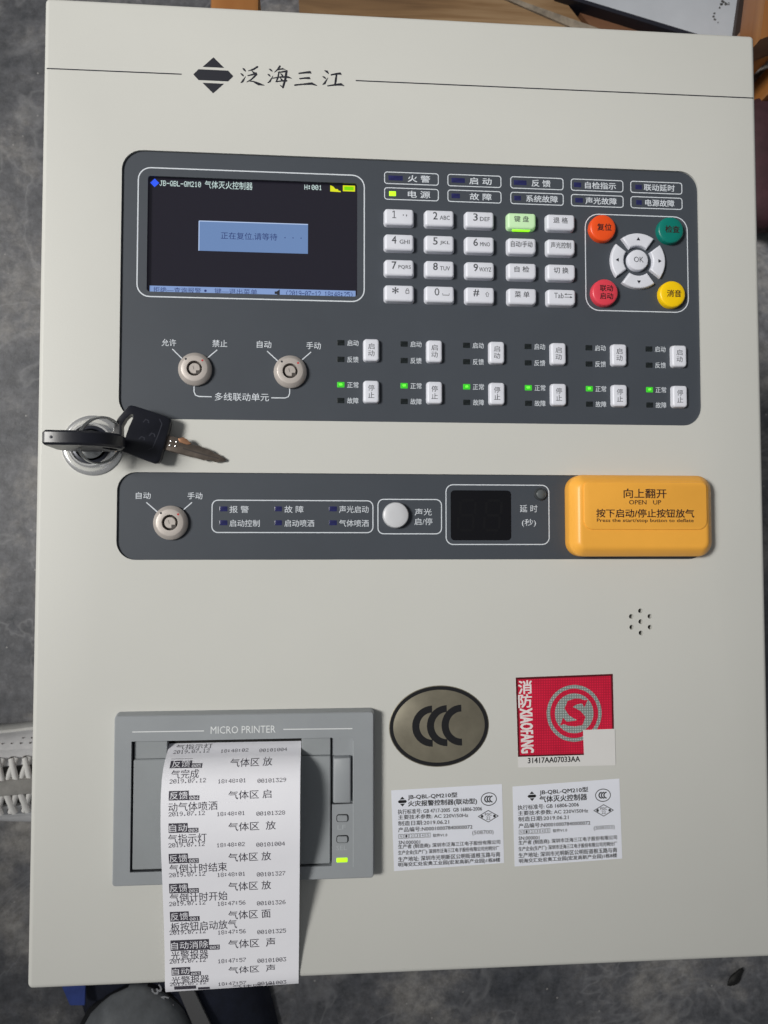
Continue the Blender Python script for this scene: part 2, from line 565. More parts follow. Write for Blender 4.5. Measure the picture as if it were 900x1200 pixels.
def wood(name, c0, c1, c2, axis=0, rough=0.5, scale=1.0):
    m = bpy.data.materials.new(name)
    m.use_nodes = True
    nt = m.node_tree; L = nt.links.new
    b = nt.nodes['Principled BSDF']
    tc = nt.nodes.new('ShaderNodeTexCoord')
    mp = nt.nodes.new('ShaderNodeMapping')
    s = [38 * scale] * 3; s[axis] = 4 * scale
    mp.inputs['Scale'].default_value = s
    L(tc.outputs['Object'], mp.inputs['Vector'])
    n = nt.nodes.new('ShaderNodeTexNoise'); n.inputs['Scale'].default_value = 1; n.inputs['Detail'].default_value = 7
    n.inputs['Distortion'].default_value = 0.8
    L(mp.outputs['Vector'], n.inputs['Vector'])
    r = nt.nodes.new('ShaderNodeValToRGB')
    e = r.color_ramp.elements
    e[0].position, e[0].color = 0.3, c0
    e[1].position, e[1].color = 0.72, c2
    q = e.new(0.5); q.color = c1
    L(n.outputs['Fac'], r.inputs['Fac']); L(r.outputs['Color'], b.inputs['Base Color'])
    b.inputs['Roughness'].default_value = rough
    bp = nt.nodes.new('ShaderNodeBump'); bp.inputs['Strength'].default_value = 0.4; bp.inputs['Distance'].default_value = 0.001
    L(n.outputs['Fac'], bp.inputs['Height']); L(bp.outputs['Normal'], b.inputs['Normal'])
    return m

# ================================================================ control panel
ROOT = empty('control_panel', (0, 0, ZP - 130 * U),
             'cream steel gas extinguishing control cabinet lying face up with grey keypad, screen and printer', 'control panel')
LINKED = []

body = boxw('cabinet_body', (-196 * U, -258 * U, ZP - 130 * U), (196 * U, 258 * U, ZP - 16.2 * U), m_body, ROOT, 0.002)
door = boxw('door', (-200 * U, -262 * U, ZP - 16 * U), (200 * U, 262 * U, ZP), m_door, ROOT, 2.8 * U, seg=5)
FU = rrect(42.0, 82.3, 364.3, 228.6, 11, 8)
FL = rrect(41.8, 257.1, 365.5, 303.8, 10, 8)
cutters = [pad('cutter', FU, [(0, -2.2), (0, 3)], None, None), pad('cutter', FL, [(0, -2.2), (0, 3)], None, None)]
cutters.append(pad('cutter', rrect(53.5, 93.5, 171.3, 161.3, 1.5, 3), [(0, -7), (0, 3)], None, None))
HOLES = [(750.5, 715.8), (739.8, 722.4), (761.5, 722.2), (750.8, 728.5), (740.2, 735), (761.8, 734.9), (751.2, 741.7)]
for h in HOLES:
    cutters.append(pad('cutter', circle(*at(*h), 1.3, 20), [(0, -6), (0, 3)], None, None))
cut(door, cutters)
for h in HOLES:
    c = at(*h)
    lathe('speaker_hole', c[0], c[1], [(1.28, -5.95), (1.28, -5.0)], m_hole, door, 16)

# header print on the door
ZD = 0.06
def rule(a, b, w=0.62):
    A, B = at(*a), at(*b)
    y = (A[1] + B[1]) / 2
    flat('rule_line', ribbon([(A[0], A[1]), (B[0], B[1])], w), ZD, m_ink, door)
flat('rule_line', ribbon([(1.8, 39.6), (73.2, 39.3)], 0.62), ZD, m_ink, door)
flat('rule_line', ribbon([(168.2, 38.3), (398.2, 37.6)], 0.62), ZD, m_ink, door)
def emblem(cx, cy, w, h, z, mat, parent, rot=0):
    w /= 2; h /= 2
    g = 0.13
    polys = [[(0, -1), (0.54, -0.44), (-0.54, -0.44)],
             [(-1, 0), (-0.74, -0.30), (0.74, -0.30), (1, 0), (0.74, 0.30), (-0.74, 0.30)],
             [(0, 1), (0.54, 0.44), (-0.54, 0.44)]]
    polys = [rotp([(cx + x * w, cy + y * h) for x, y in P], (cx, cy), rot) for P in polys]
    return flat('emblem', polys, z, mat, parent)
emblem(*at(250, 88.3), 21.6, 20.2, ZD, m_ink, door)
BR = {  # brush strokes, measured from the photograph at 4.5x: points (x, y, width)
 '泛': [[(290,90,3),(298,97,9),(305,106,4)], [(279,118,3),(288,124,8),(294,131,4)], [(281,166,4),(289,160,9),(305,134,2)],
       [(367,83,8),(346,96,8),(320,104,3)], [(338,104,3),(349,114,8)], [(318,129,5),(340,124,7),(360,117,9),(362,123,9),(336,149,6),(312,163,3)],
       [(318,157,3),(346,160,6),(374,173,12),(403,180,3)]],
 '海': [[(430,94,3),(438,99,8),(445,106,4)], [(422,121,3),(429,126,8),(435,132,4)], [(423,166,4),(433,160,8),(450,130,2)],
       [(486,80,8),(476,95,7),(458,111,3)], [(470,99,5),(500,93,7),(514,97,3)], [(482,108,5),(474,145,7),(465,162,4)],
       [(478,113,5),(505,108,7),(521,105,10),(514,150,9),(502,191,9),(486,178,2)], [(446,143,4),(490,136,6),(530,137,8),(546,143,3)],
       [(466,161,5),(495,157,6),(520,156,8)], [(491,119,4),(499,128,8)], [(489,142,4),(496,151,8)]],
 '三': [[(587,117,6),(618,113,8),(644,111,11),(651,117,3)], [(591,145,6),(618,142,7),(640,142,10),(646,146,3)],
       [(565,179,7),(610,174,7),(654,171,11),(680,181,4)]],
 '江': [[(722,102,3),(734,108,10),(742,118,4)], [(712,133,3),(720,138,8),(728,144,4)], [(713,176,4),(722,169,9),(739,141,2)],
       [(757,125,6),(786,119,8),(803,118,10),(810,124,3)], [(785,122,7),(781,150,9),(777,177,8)],
       [(738,183,5),(775,178,8),(808,175,11),(824,183,3)]]}
for ch, strokes in BR.items():
    polys = []
    for s in strokes:
        P = [at(220 + x / 4.5, 60 + y / 4.5) for x, y, w in s]
        W = [w * 1.3 / 4.5 / 2.2 for x, y, w in s]
        # a little smoothing between the points
        Q, X = [], []
        for i in range(len(P) - 1):
            for t in (0, 0.5):
                Q.append((P[i][0] * (1 - t) + P[i + 1][0] * t, P[i][1] * (1 - t) + P[i + 1][1] * t))
                X.append(W[i] * (1 - t) + W[i + 1] * t)
        Q.append(P[-1]); X.append(W[-1])
        polys += ribbon(Q, X)
        polys += [circle(p[0], p[1], w * 0.5, 10) for p, w in zip(P, W)]
    o = flat('brush_lettering', polys, ZD, m_ink, door)
    for k, v in enumerate(o.data.vertices):     # strokes overlap: lift each piece a hair
        pass
    for i, pl in enumerate(o.data.polygons):
        for vi in pl.vertices:
            o.data.vertices[vi].co.z += i * 2e-7

# ---------------------------------------------------------------- upper fascia
ZF = -1.2
ZFP = ZF + 0.05
fasc = pad('upper_fascia', FU, [(0.02, -2.19), (0.02, ZF)], m_fascia, ROOT, 30)
SX0, SY0, SX1, SY1 = 55.6, 95.8, 169.2, 159.3
cut(fasc, [pad('cutter', rrect(SX0, SY0, SX1, SY1, 1.5, 3), [(0, -5), (0, 3)], None, None)])
def framef(x0, y0, x1, y1, r, parent, w=0.55, z=ZFP):
    return ringf('printed_outline', rrect(x0, y0, x1, y1, r, 7), w, z, m_print, parent)
framef(50.2, 91.0, 173.4, 162.4, 7, fasc, 0.65)

# status lamps
COLX = [199.4, 234.9, 270.6, 305.4, 340.1]
ROWY = [92.0, 100.9]
STAT = [[('火 警', 478, 504, (455, 472)), ('启 动', 550, 576, (529, 544.7)), ('反 馈', 623, 645, (602, 617)), ('自检指示', 685.5, 721.5, (672.5, 681)), ('联动延时', 754.5, 790.5, (744.3, 752))],
        [('电 源', 478, 504, (456, 464)), ('故 障', 550.5, 576, (529, 539)), ('系统故障', 616.5, 653.5, (602.5, 610.5)), ('声光故障', 686, 722.5, (674, 683)), ('电源故障', 756, 790, (745.4, 752))]]
for r in range(2):
    for c in range(5):
        x, y = COLX[c], ROWY[r]
        framef(x - 15.3, y - 3.5, x + 15.3, y + 3.5, 1.7, fasc, 0.5)
        s, a, b, (la, lb) = STAT[r][c]
        py = 210 if r == 0 else 229
        A, B = at(a, py, ZF)[0], at(b, py, ZF)[0]
        T(s, (A + B) / 2, y, B - A, 3.9, m_print, fasc, ZFP, bold=0.012)
        A, B = at(la, py, ZF)[0], at(lb, py, ZF)[0]
        on = r == 1 and c == 0
        o = pad('indicator_light', rrect(A, y - 1.35, B, y + 1.35, 0.3, 2), [(0, ZF - 0.5), (0, ZF + 0.04), (0.15, ZF + 0.1)],
                m_ledyg if on else m_led, ROOT)
        if on: o['label'] = 'lit yellow-green power indicator'

# number and function keys
KX = [192.2, 214.6, 237.1, 260.9, 283.2]
KY = [115.2, 129.4, 143.6, 157.8]
ZK = ZF + 3.4
def keyshape(x, y, w, h, ch):
    return rrect(x - w / 2, y - h / 2, x + w / 2, y + h / 2, (2.0, 2.0, ch, 2.0), 5)
NUM = [['1', '2', '3'], ['4', '5', '6'], ['7', '8', '9'], ['*', '0', '#']]
SUB = [['·,', 'ABC', 'DEF'], ['GHI', 'JKL', 'MNO'], ['PQRS', 'TUV', 'WXYZ'], ['', '', '']]
FUN = [['键 盘', '退 格'], ['自动/手动', '声光控制'], ['自 检', '切 换'], ['菜 单', 'Tab']]
keymesh = {}
def keycap(name, x, y, mat, kind):
    """key cap: first of its kind is built, the rest share its mesh"""
    if kind not in keymesh:
        o = pad(name, keyshape(x, y, 17.0, 9.9, 2.0 if kind == 'n' else 2.9), rnd(ZF - 0.3, ZK, 1.3, 0.45, 5), mat, ROOT, 50)
        keymesh[kind] = (o.data, LOC[o.name].z)
        return o
    me, zc = keymesh[kind]
    w = wd(x, y, 0)
    return put(name, me, mat, ROOT, (w.x, w.y, zc))
def topxy(x, y, z):
    return x, y
for r in range(4):
    for c in range(3):
        x, y = KX[c], KY[r]
        # the caps were measured on their tops: move to the base by the height
        k = keycap('number_key', x, y, m_key, 'n')
        zt = ZK + 0.04
        n = NUM[r][c]
        yy = y - 1.2
        if n == '*':
            T('*', x - 2.2, yy - 0.2, 3.4, 3.6, m_keyink, k, zt, bold=0.02)
            ringf('lettering', rrect(x + 3.4, yy - 0.6, x + 5.4, yy + 1.4, 0.3, 2), 0.32, zt, m_keyink, k)
            flat('lettering', ribbon([(x + 3.9, yy - 0.7), (x + 4.2, yy - 1.4), (x + 4.8, yy - 1.4), (x + 5.0, yy - 0.7)], 0.3), zt, m_keyink, k)
        elif n == '0':
            T('0', x - 1.6, yy, 2.7, 4.2, m_keyink, k, zt)
            flat('lettering', ribbon([(x + 1.6, yy + 0.7), (x + 1.6, yy + 1.7), (x + 5.2, yy + 1.7), (x + 5.2, yy + 0.7)], 0.36), zt, m_keyink, k)
        elif n == '#':
            T('#', x - 2.2, yy, 3.2, 3.8, m_keyink, k, zt, bold=0.015)
            flat('lettering', ribbon([(x + 3.0, yy + 0.6), (x + 4.0, yy - 0.6), (x + 5.0, yy + 0.6), (x + 4.5, yy + 0.7), (x + 4.5, yy + 1.9), (x + 3.5, yy + 1.9), (x + 3.5, yy + 0.7), (x + 3.0, yy + 0.6)], 0.3), zt, m_keyink, k)
        else:
            if n == '1':
                q = x - 2.8
                flat('lettering', ribbon([(q - 1.0, yy - 1.2), (q, yy - 1.95)], 0.42) + ribbon([(q, yy - 2.05), (q, yy + 2.0)], 0.45) + ribbon([(q - 1.1, yy + 1.9), (q + 1.1, yy + 1.9)], 0.4), zt, m_keyink, k)
                for i, plg in enumerate(k.children[-1].data.polygons):
                    for vi in plg.vertices: k.children[-1].data.vertices[vi].co.z += i * 2e-6
            else:
                T(n, x - (2.4 if c else 2.9), yy, 2.5, 4.1, m_keyink, k, zt, bold=0.01)
            s = SUB[r][c]
            if s == '·,':
                flat('lettering', [circle(x + 2.2, yy + 0.2, 0.35, 10), circle(x + 4.0, yy + 0.2, 0.35, 10), [(x + 3.8, yy + 0.3), (x + 4.3, yy + 0.3), (x + 3.9, yy + 1.2)]], zt, m_keyink, k)
            else:
                T(s, x + 2.9, yy + 0.95, 1.85 * len(s) * (0.92 if len(s) == 4 else 1), 2.3, m_keyink, k, zt, bold=0.006)
    for c in range(2):
        x, y = KX[3 + c], KY[r]
        lit = r == 0 and c == 0
        if lit:
            o = pad('function_key', keyshape(x, y, 17.0, 9.9, 2.9), rnd(ZF - 0.3, ZK, 1.3, 0.45, 5), m_lit, ROOT, 50)
            o['label'] = 'function key glowing green'
            pad('light_strip', rrect(x - 5.2, y + 3.75, x + 5.2, y + 4.9, 0.5, 3), [(0, ZF), (0, ZF + 1.9), (0.15, ZF + 2.1)], m_litedge, o)
            k = o
        else:
            k = keycap('function_key', x, y, m_key, 'f')
        zt = ZK + 0.04
        s = FUN[r][c]
        if s == 'Tab':
            T(s, x - 1.6, y - 0.9, 5.4, 3.0, m_keyink, k, zt)
            q = x + 1.6
            flat('lettering', ribbon([(q, y - 1.7), (q + 4.4, y - 1.7)], 0.3) + ribbon([(q, y - 0.1), (q + 4.4, y - 0.1)], 0.3)
                 + [[(q, y - 1.7), (q + 1.1, y - 2.3), (q + 1.1, y - 1.1)], [(q + 4.4, y - 0.1), (q + 3.3, y - 0.7), (q + 3.3, y + 0.5)]], zt, m_keyink, k)
        else:
            w = {3: 8.3, 4: 11.6, 5: 12.2}[len(s)]
            T(s, x - 0.2, y - 1.0, w, 3.4, m_keyink, k, zt, bold=0.008)

# coloured round buttons and the cursor pad
framef(*at(685, 250, ZF), 358.2, 164.0, 8, fasc, 0.55)
RB = [(706, 267.5, m_orange, '复位', 1, 'orange round button'), (785.5, 270, m_teal, '检查', 1, 'teal round button'),
      (708.5, 343, m_pink, '联动\n启动', 2, 'pink-red round button'), (787.5, 345, m_yellow, '消音', 1, 'yellow round button')]
for px, py, m, s, nl, lab in RB:
    x, y = at(px, py, ZF + 2.5)
    o = lathe('round_button', x, y, [(7.7, ZF - 0.3), (7.55, ZF + 2.7), (7.2, ZF + 3.3), (6.6, ZF + 3.6), (4, ZF + 3.75), (0.5, ZF + 3.8)], m, ROOT, 48)
    o['label'] = lab
    zt = ZF + 3.9
    if nl == 1:
        T(s, x + 0.6, y - 0.2, 8.2, 4.0, m_coverink, o, zt, bold=0.012)
    else:
        for i, part in enumerate(s.split('\n')):
            T(part, x + 0.6, y - 2.2 + 4.4 * i, 7.4, 3.6, m_coverink, o, zt, bold=0.01)
cxp, cyp = at(748, 305.5, ZF + 2)
def sector(a0, a1, r0, r1, gap, n=14):
    P = []
    for k in range(n + 1):
        a = math.radians(a0 + (a1 - a0) * k / n)
        P.append((cxp + r1 * math.cos(a), cyp + r1 * math.sin(a)))
    for k in range(n, -1, -1):
        a = math.radians(a0 + (a1 - a0) * k / n)
        P.append((cxp + r0 * math.cos(a), cyp + r0 * math.sin(a)))
    return P
for i, (a, tri) in enumerate(((270, (0, -1)), (0, (1, 0)), (90, (0, 1)), (180, (-1, 0)))):
    o = pad('arrow_key', sector(a - 37, a + 37, 8.3, 16.0, 0), rnd(ZF - 0.3, ZF + 2.5, 0.9, 0.2, 4), m_key, ROOT, 50)
    tx, ty = cxp + tri[0] * 12.4, cyp + tri[1] * 12.4
    t, s = Vector(tri), Vector((-tri[1], tri[0]))
    flat('arrow_mark', [[(tx + t.x * 1.0, ty + t.y * 1.0), (tx - t.x * 0.9 + s.x * 1.1, ty - t.y * 0.9 + s.y * 1.1), (tx - t.x * 0.9 - s.x * 1.1, ty - t.y * 0.9 - s.y * 1.1)]],
         ZF + 2.55, m_ink, o)
o = lathe('ok_key', cxp - 0.4, cyp - 0.2, [(6.1, ZF - 0.3), (6.0, ZF + 2.2), (5.6, ZF + 2.8), (5.0, ZF + 3.0), (0.5, ZF + 3.1)], m_key, ROOT, 48)
T('OK', cxp - 0.2, cyp - 0.3, 5.6, 3.1, m_keyink, o, ZF + 3.18)

# start / stop keys with their lamps
BX = [176.9 + 34.82 * i for i in range(6)]
ssmesh = None
for i in range(6):
    for j, (yy, nm, ch) in enumerate(((189.4, 'start_key', '启动'), (212.3, 'stop_key', '停止'))):
        x = BX[i]
        if ssmesh is None:
            o = pad(nm, rrect(x - 4.55, yy - 6.4, x + 4.55, yy + 6.4, (1.9, 1.9, 2.0, 1.9), 5), rnd(ZF - 0.3, ZF + 2.9, 1.1, 0.3, 4), m_key, ROOT, 50)
            ssmesh = (o.data, LOC[o.name].z)
        else:
            w = wd(x, yy, 0)
            o = put(nm, ssmesh[0], m_key, ROOT, (w.x, w.y, ssmesh[1]))
        for q in range(2):
            T(ch[q], x - 0.1, yy - 2.0 + 3.9 * q, 3.5, 3.3, m_keyink, o, ZF + 2.95)
        for q, s in enumerate((('启动', '反馈'), ('正常', '故障'))[j]):
            ly = yy + (-4.3, 4.9)[q] if j == 0 else yy + (-4.0, 4.7)[q]
            on = j == 1 and q == 0
            p = pad('indicator_light', rrect(x - 18.6, ly - 1.5, x - 14.6, ly + 1.5, 0.3, 2), [(0, ZF - 0.5), (0, ZF + 0.05), (0.25, ZF + 0.12)], m_ledon if on else m_leddark, ROOT)
            if on:
                p['label'] = 'lit green indicator'
                flat('led_core', [[(x - 17.9 + 0.3 * (i % 3), ly - 0.6), (x - 16.0 + 0.25 * (i % 2), ly - 0.8), (x - 15.6, ly + 0.3), (x - 17.3, ly + 0.5)]], ZF + 0.16, m_ledcore, p)
            T(s, x - 10.0, ly, 6.2, 3.3, m_print, fasc, ZFP, bold=0.004)

# key switches
def key_switch(px, py, z0, d):
    x, y = at(px, py, z0 + 3)
    R0 = d / 2
    o = lathe('key_switch', x, y, [(R0, z0 - 0.3), (R0, z0 + 1.8), (R0 - 1.9, z0 + 4.2), (R0 - 2.2, z0 + 4.3), (R0 * 0.46, z0 + 4.3), (R0 * 0.44, z0 + 1.2)], m_zinc, ROOT, 56)
    lathe('keyway', x, y, [(R0 * 0.43, z0 + 1.0), (R0 * 0.43, z0 + 1.4)], m_zincdark, o, 32)
    p = lathe('plug', x + 0.1, y, [(R0 * 0.33, z0 + 1.3), (R0 * 0.33, z0 + 3.7), (R0 * 0.30, z0 + 4.0)], m_zinc, o, 32)
    pad('keyway', rrect(x + R0 * 0.10, y + R0 * 0.12, x + R0 * 0.36, y + R0 * 0.36, 0.2, 2), [(0, z0 + 3.7), (0, z0 + 4.1)], m_zincdark, o)
    flat('scratch', ribbon([(x - 0.7, y - 1.3), (x - 0.2, y + 0.6)], 0.22), z0 + 4.08, m_zincdark, o)
    flat('dot_mark', [circle(x - R0 * 0.50, y - R0 * 0.55, 0.55, 14)], z0 + 4.36, m_ink, o)
    flat('dot_mark', [circle(x + R0 * 0.48, y - R0 * 0.48, 0.55, 14)], z0 + 4.36, m_red, o)
    return x, y
def lineF(pts, par, w=0.55):
    flat('printed_line', ribbon([at(*p, ZF) for p in pts], w), ZFP, m_print, par)
key_switch(228, 432, ZF, 17.8)
key_switch(340, 435, ZF, 17.8)
for pts in (((202, 409), (213, 420)), ((254.5, 410), (242, 420.5)), ((313, 411.5), (325.5, 423)), ((364.5, 412.5), (353, 422.5)),
            ((227.4, 449), (227.4, 459), (229, 463), (233, 464.6), (248, 465)), ((318, 466.2), (334, 466.4), (337.8, 465), (339.4, 461), (339.4, 451))):
    lineF(pts, fasc)
for s, px, py, w in (('允许', 198, 401.5, 17), ('禁止', 257.6, 402.5, 17.4), ('自动', 309.5, 403.6, 17), ('手动', 367.5, 405, 17)):
    TP(s, px, py, w, 8.4, m_print, fasc, ZFP, bold=0.004)
TP('多线联动单元', 283.5, 465.2, 63.4, 9.4, m_print, fasc, ZFP, bold=0.004)

# ---------------------------------------------------------------- screen
ZS = -3.4
scr = pad('display_screen', rrect(SX0 - 1, SY0 - 1, SX1 + 1, SY1 + 1, 1, 2), [(0, ZS - 1), (0, ZS)], m_lcd, ROOT)
ZS1 = ZS + 0.05
def rectp(px0, py0, px1, py1, z):
    a, b = at(px0, py0, z), at(px1, py1, z)
    return [(a[0], a[1]), (b[0], a[1]), (b[0], b[1]), (a[0], b[1])]
c = at(181.3, 214.3, ZS)
flat('screen_icon', [[(c[0], c[1] - 2.4), (c[0] + 2.4, c[1]), (c[0], c[1] + 2.4), (c[0] - 2.4, c[1])]], ZS1, m_lcdblue, scr)
TP('JB-QBL-QM210', 211.3, 215.4, 48.5, 6.2, m_lcdtext, scr, ZS1, font='dot')
TP('气体灭火控制器', 268, 217.2, 56, 9.0, m_lcdtext, scr, ZS1)
TP('H:001', 367, 219.6, 20.5, 5.8, m_lcdtext, scr, ZS1, font='dot')
c = at(391, 221, ZS)
flat('screen_icon', [[(c[0] - 1.9, c[1] - 1.8), (c[0] - 0.3, c[1] - 1.2), (c[0] + 1.0, c[1] + 0.2), (c[0] + 2.4, c[1] + 0.3), (c[0] + 2.6, c[1] + 1.0), (c[0] + 3.9, c[1] + 1.3), (c[0] + 3.9, c[1] + 1.9), (c[0] - 1.9, c[1] + 1.7)]], ZS1, m_lcdyel, scr)
flat('screen_icon', [rectp(401.8, 217.2, 416, 224.6, ZS)], ZS1, m_lcdyel, scr)
flat('screen_icon', [rectp(403.4, 218.6, 414.4, 223.2, ZS)], ZS1 + 0.04, m_lcdgrn, scr)
flat('popup_box', [rectp(233.4, 259, 360.8, 297.5, ZS)], ZS1, m_popup, scr)
a, b = at(233.4, 259, ZS), at(360.8, 297.5, ZS)
flat('popup_border', ribbon([(a[0], b[1]), (a[0], a[1])], 0.5) + ribbon([(a[0], a[1]), (b[0], a[1])], 0.5), ZS1 + 0.03, m_popupline, scr)
TP('正在复位,请等待', 292, 277, 66, 8.6, m_lcdnavy, scr, ZS1 + 0.04)
c = at(334, 278.6, ZS)
flat('lettering', [circle(c[0] + 4.4 * k, c[1], 0.32, 8) for k in range(3)], ZS1 + 0.04, m_lcdnavy, scr)
flat('status_bar', [[(SX0 + 1.2, 155.4), (SX1 - 0.8, 155.4), (SX1 - 0.8, 160.0), (SX0 + 1.2, 160.0)]], ZS1, m_bar, scr)
T('拒绝—查询报警', 71.5, 157.5, 25.5, 3.0, m_lcdnavy, scr, ZS1 + 0.04)
flat('lettering', [circle(86.6, 157.5, 0.7, 10)], ZS1 + 0.04, m_lcdnavy, scr)
T('键—退出菜单', 103, 157.5, 23, 3.0, m_lcdnavy, scr, ZS1 + 0.04)
flat('screen_icon', [[(124.0, 156.9), (125.0, 156.9), (126.8, 155.7), (126.8, 159.4), (125.0, 158.3), (124.0, 158.3)]], ZS1 + 0.04, m_ink, scr)
T('(2019-07-12 18:48:25)', 148.5, 157.7, 37, 3.0, m_lcdnavy, scr, ZS1 + 0.04, font='dot')

# ---------------------------------------------------------------- lower fascia
fas2 = pad('lower_fascia', FL, [(0.02, -2.19), (0.02, ZF)], m_fascia, ROOT, 30)
key_switch(199.3, 612.5, ZF, 18.2)
for pts in (((171.5, 588.7), (184.5, 600)), ((225, 588.7), (212.5, 599.5))):
    lineF(pts, fas2)
TP('自动', 167.9, 580.7, 17.4, 8, m_print, fas2, ZFP, bold=0.004)
TP('手动', 228.5, 581, 17.4, 8, m_print, fas2, ZFP, bold=0.004)
def framep(px0, py0, px1, py1, r, par, w=0.55):
    a, b = at(px0, py0, ZF), at(px1, py1, ZF)
    framef(a[0], a[1], b[0], b[1], r, par, w)
framep(248, 585.5, 437.6, 624.8, 3.4, fas2)
for j, py in enumerate((596.3, 612.6)):
    for (la, lb), s, a, b in ((((257.3, 267.2), '报 警', 269, 291.5), ((322, 331), '故 障', 333.4, 355.6), ((385.6, 395.4), '声光启动', 397.4, 432)),
                              (((257.3, 267.2), '启动控制', 269, 304.3), ((322, 331), '启动喷洒', 333.4, 368.2), ((385.6, 395.4), '气体喷洒', 397.4, 432)))[j]:
        A, B = at(la, py, ZF), at(lb, py, ZF)
        pad('indicator_light', rrect(A[0], A[1] - 1.35, B[0] - 0.3, A[1] + 1.35, 0.3, 2), [(0, ZF - 0.5), (0, ZF + 0.05), (0.2, ZF + 0.12)], m_led, ROOT)
        TP(s, (a + b) / 2, py + 0.6, b - a, 8.2, m_print, fas2, ZFP, bold=0.002)
framep(442.3, 584.5, 518, 626.2, 3.4, fas2)
x, y = at(464, 603.6, ZF + 3)
lathe('push_button', x, y, [(7.1, ZF - 0.3), (7.0, ZF + 2.7), (6.6, ZF + 3.4), (5.8, ZF + 3.75), (3, ZF + 4.0), (0.5, ZF + 4.05)], m_whitebtn, ROOT, 48)['label'] = 'white round push button'
TP('声光', 496, 600, 20, 8, m_print, fas2, ZFP)
TP('启/停', 496.2, 611.2, 21, 8.2, m_print, fas2, ZFP)
framep(522, 567.4, 644.2, 638.6, 4.2, fas2)
a, b = at(528, 574.5, ZF), at(599.2, 633.2, ZF)
win = pad('digit_display', rrect(a[0], a[1], b[0], b[1], 2.2, 5), [(0, ZF - 0.4), (0, ZF + 0.06), (0.25, ZF + 0.12)], m_blackpl, ROOT)
for dx in (0.27, 0.70):     # the unlit digits
    cx = a[0] + (b[0] - a[0]) * dx; cy = (a[1] + b[1]) / 2
    segs = [ribbon([(cx - 3.4 + s, cy + v), (cx + 3.4 + s, cy + v)], 1.3)[0] for v, s in ((-8.2, 0.6), (0, 0), (8.2, -0.6))]
    segs += [ribbon([(cx + h + 0.6 * (v < 0) - 0.6 * (v > 0), cy + v - 3.2), (cx + h + 0.2 * (v < 0) - 0.9 * (v > 0), cy + v + 3.2)], 1.3)[0] for h in (-4.2, 4.2) for v in (-4.1, 4.1)]
    flat('unlit_digit', segs, ZF + 0.15, M('unlit_segment', (0.0066, 0.0066, 0.0082, 1), 0.2), win)
x, y = at(633.4, 579, ZF + 1.5)
o = lathe('reset_knob', x, y, [(3.4, ZF - 0.3), (3.4, ZF + 1.2), (2.9, ZF + 1.9), (2.4, ZF + 1.7)], m_knob, ROOT, 32)
lathe('knob_cap', x, y, [(2.4, ZF + 1.2), (2.3, ZF + 1.9), (1.4, ZF + 2.3), (0.3, ZF + 2.4)], m_knobtop, o, 24)
TP('延 时', 619.5, 596, 20.7, 8.7, m_print, fas2, ZFP)
TP('(秒)', 619.8, 612.8, 16.6, 9, m_print, fas2, ZFP)

# ---------------------------------------------------------------- amber cover
CZ = 11.0
a, b = at(665.5, 556.5, 5), at(833.5, 652, 5)
cov = pad('flip_cover', rrect(a[0], a[1], b[0], b[1], 8.0, 8),
          [(0.0, -1.0), (0.0, 5.5), (0.4, 6.6), (3.4, 9.8), (4.2, 10.5), (5.2, 10.9), (6.2, CZ)], m_cover, ROOT, 34)
cov['label'] = 'amber yellow flip-up cover'
P1, P2 = at(683.5, 564.5, CZ), at(829.0, 620.8, CZ + 0.6)
pl = pad('raised_plate', rrect(P1[0], P1[1], P2[0], P2[1], (3, 3, 5, 5), 6), [(0, CZ - 0.4), (0.0, CZ + 0.3), (0.25, CZ + 0.65), (0.7, CZ + 0.8)], m_cover, cov, 34)
zt = CZ + 0.86
TP('向上翻开', 756, 578.3, 50, 11, m_coverink, pl, zt, bold=0.012)
TP('OPEN   UP', 756, 588.6, 37.6, 5.2, m_coverink, pl, zt, bold=0.01)
TP('按下启动/停止按钮放气', 756.4, 601.5, 114.7, 9.8, m_coverink, pl, zt, bold=0.014)
TP('Press the start/stop button to deflate', 756.5, 610.4, 113.4, 5.2, m_coverink, pl, zt, bold=0.012)

# ---------------------------------------------------------------- printer
BZ = 7.0
a, b = at(134.5, 840.8, BZ), at(436.5, 1040.5, BZ)
bx0, by0 = a; bx1, by1 = at(438.0, 1032.0, BZ)
by0 = (at(134.5, 841, BZ)[1] + at(437, 832.7, BZ)[1]) / 2
by1 = (at(131, 1038.5, BZ)[1] + at(440, 1029.5, BZ)[1]) / 2
bx0 = (at(134.5, 841, BZ)[0] + at(131, 1038, BZ)[0]) / 2
bez = pad('printer_bezel', rrect(bx0, by0, bx1, by1, 1.6, 4), [(-0.9, 0.02), (-0.7, 1.5), (0, BZ - 0.5), (0.5, BZ)], m_grey, ROOT, 34)
ox0, oy0 = at(154, 869, BZ); ox1 = at(389.3, 869, BZ)[0]; oy1 = at(154, 1022.5, BZ)[1]
qx1 = at(413.5, 900, BZ)[0]
cut(bez, [pad('cutter', rrect(ox0, oy0, ox1, oy1, 0.4, 2), [(0, -2), (0, BZ + 3)], None, None),
          pad('cutter', rrect(ox1 - 0.3, oy0 + 0.3, qx1, at(400, 942.5, BZ)[1], 0.4, 2), [(0, 3.2), (0, BZ + 3)], None, None)])
bez['label'] = 'grey plastic printer frame'
pit = pad('paper_slot', rrect(ox0 + 0.2, oy0 + 0.2, ox1 - 0.2, oy1 - 0.2, 0.3, 2), [(0, 0.1), (0, 0.4)], m_hole, ROOT)
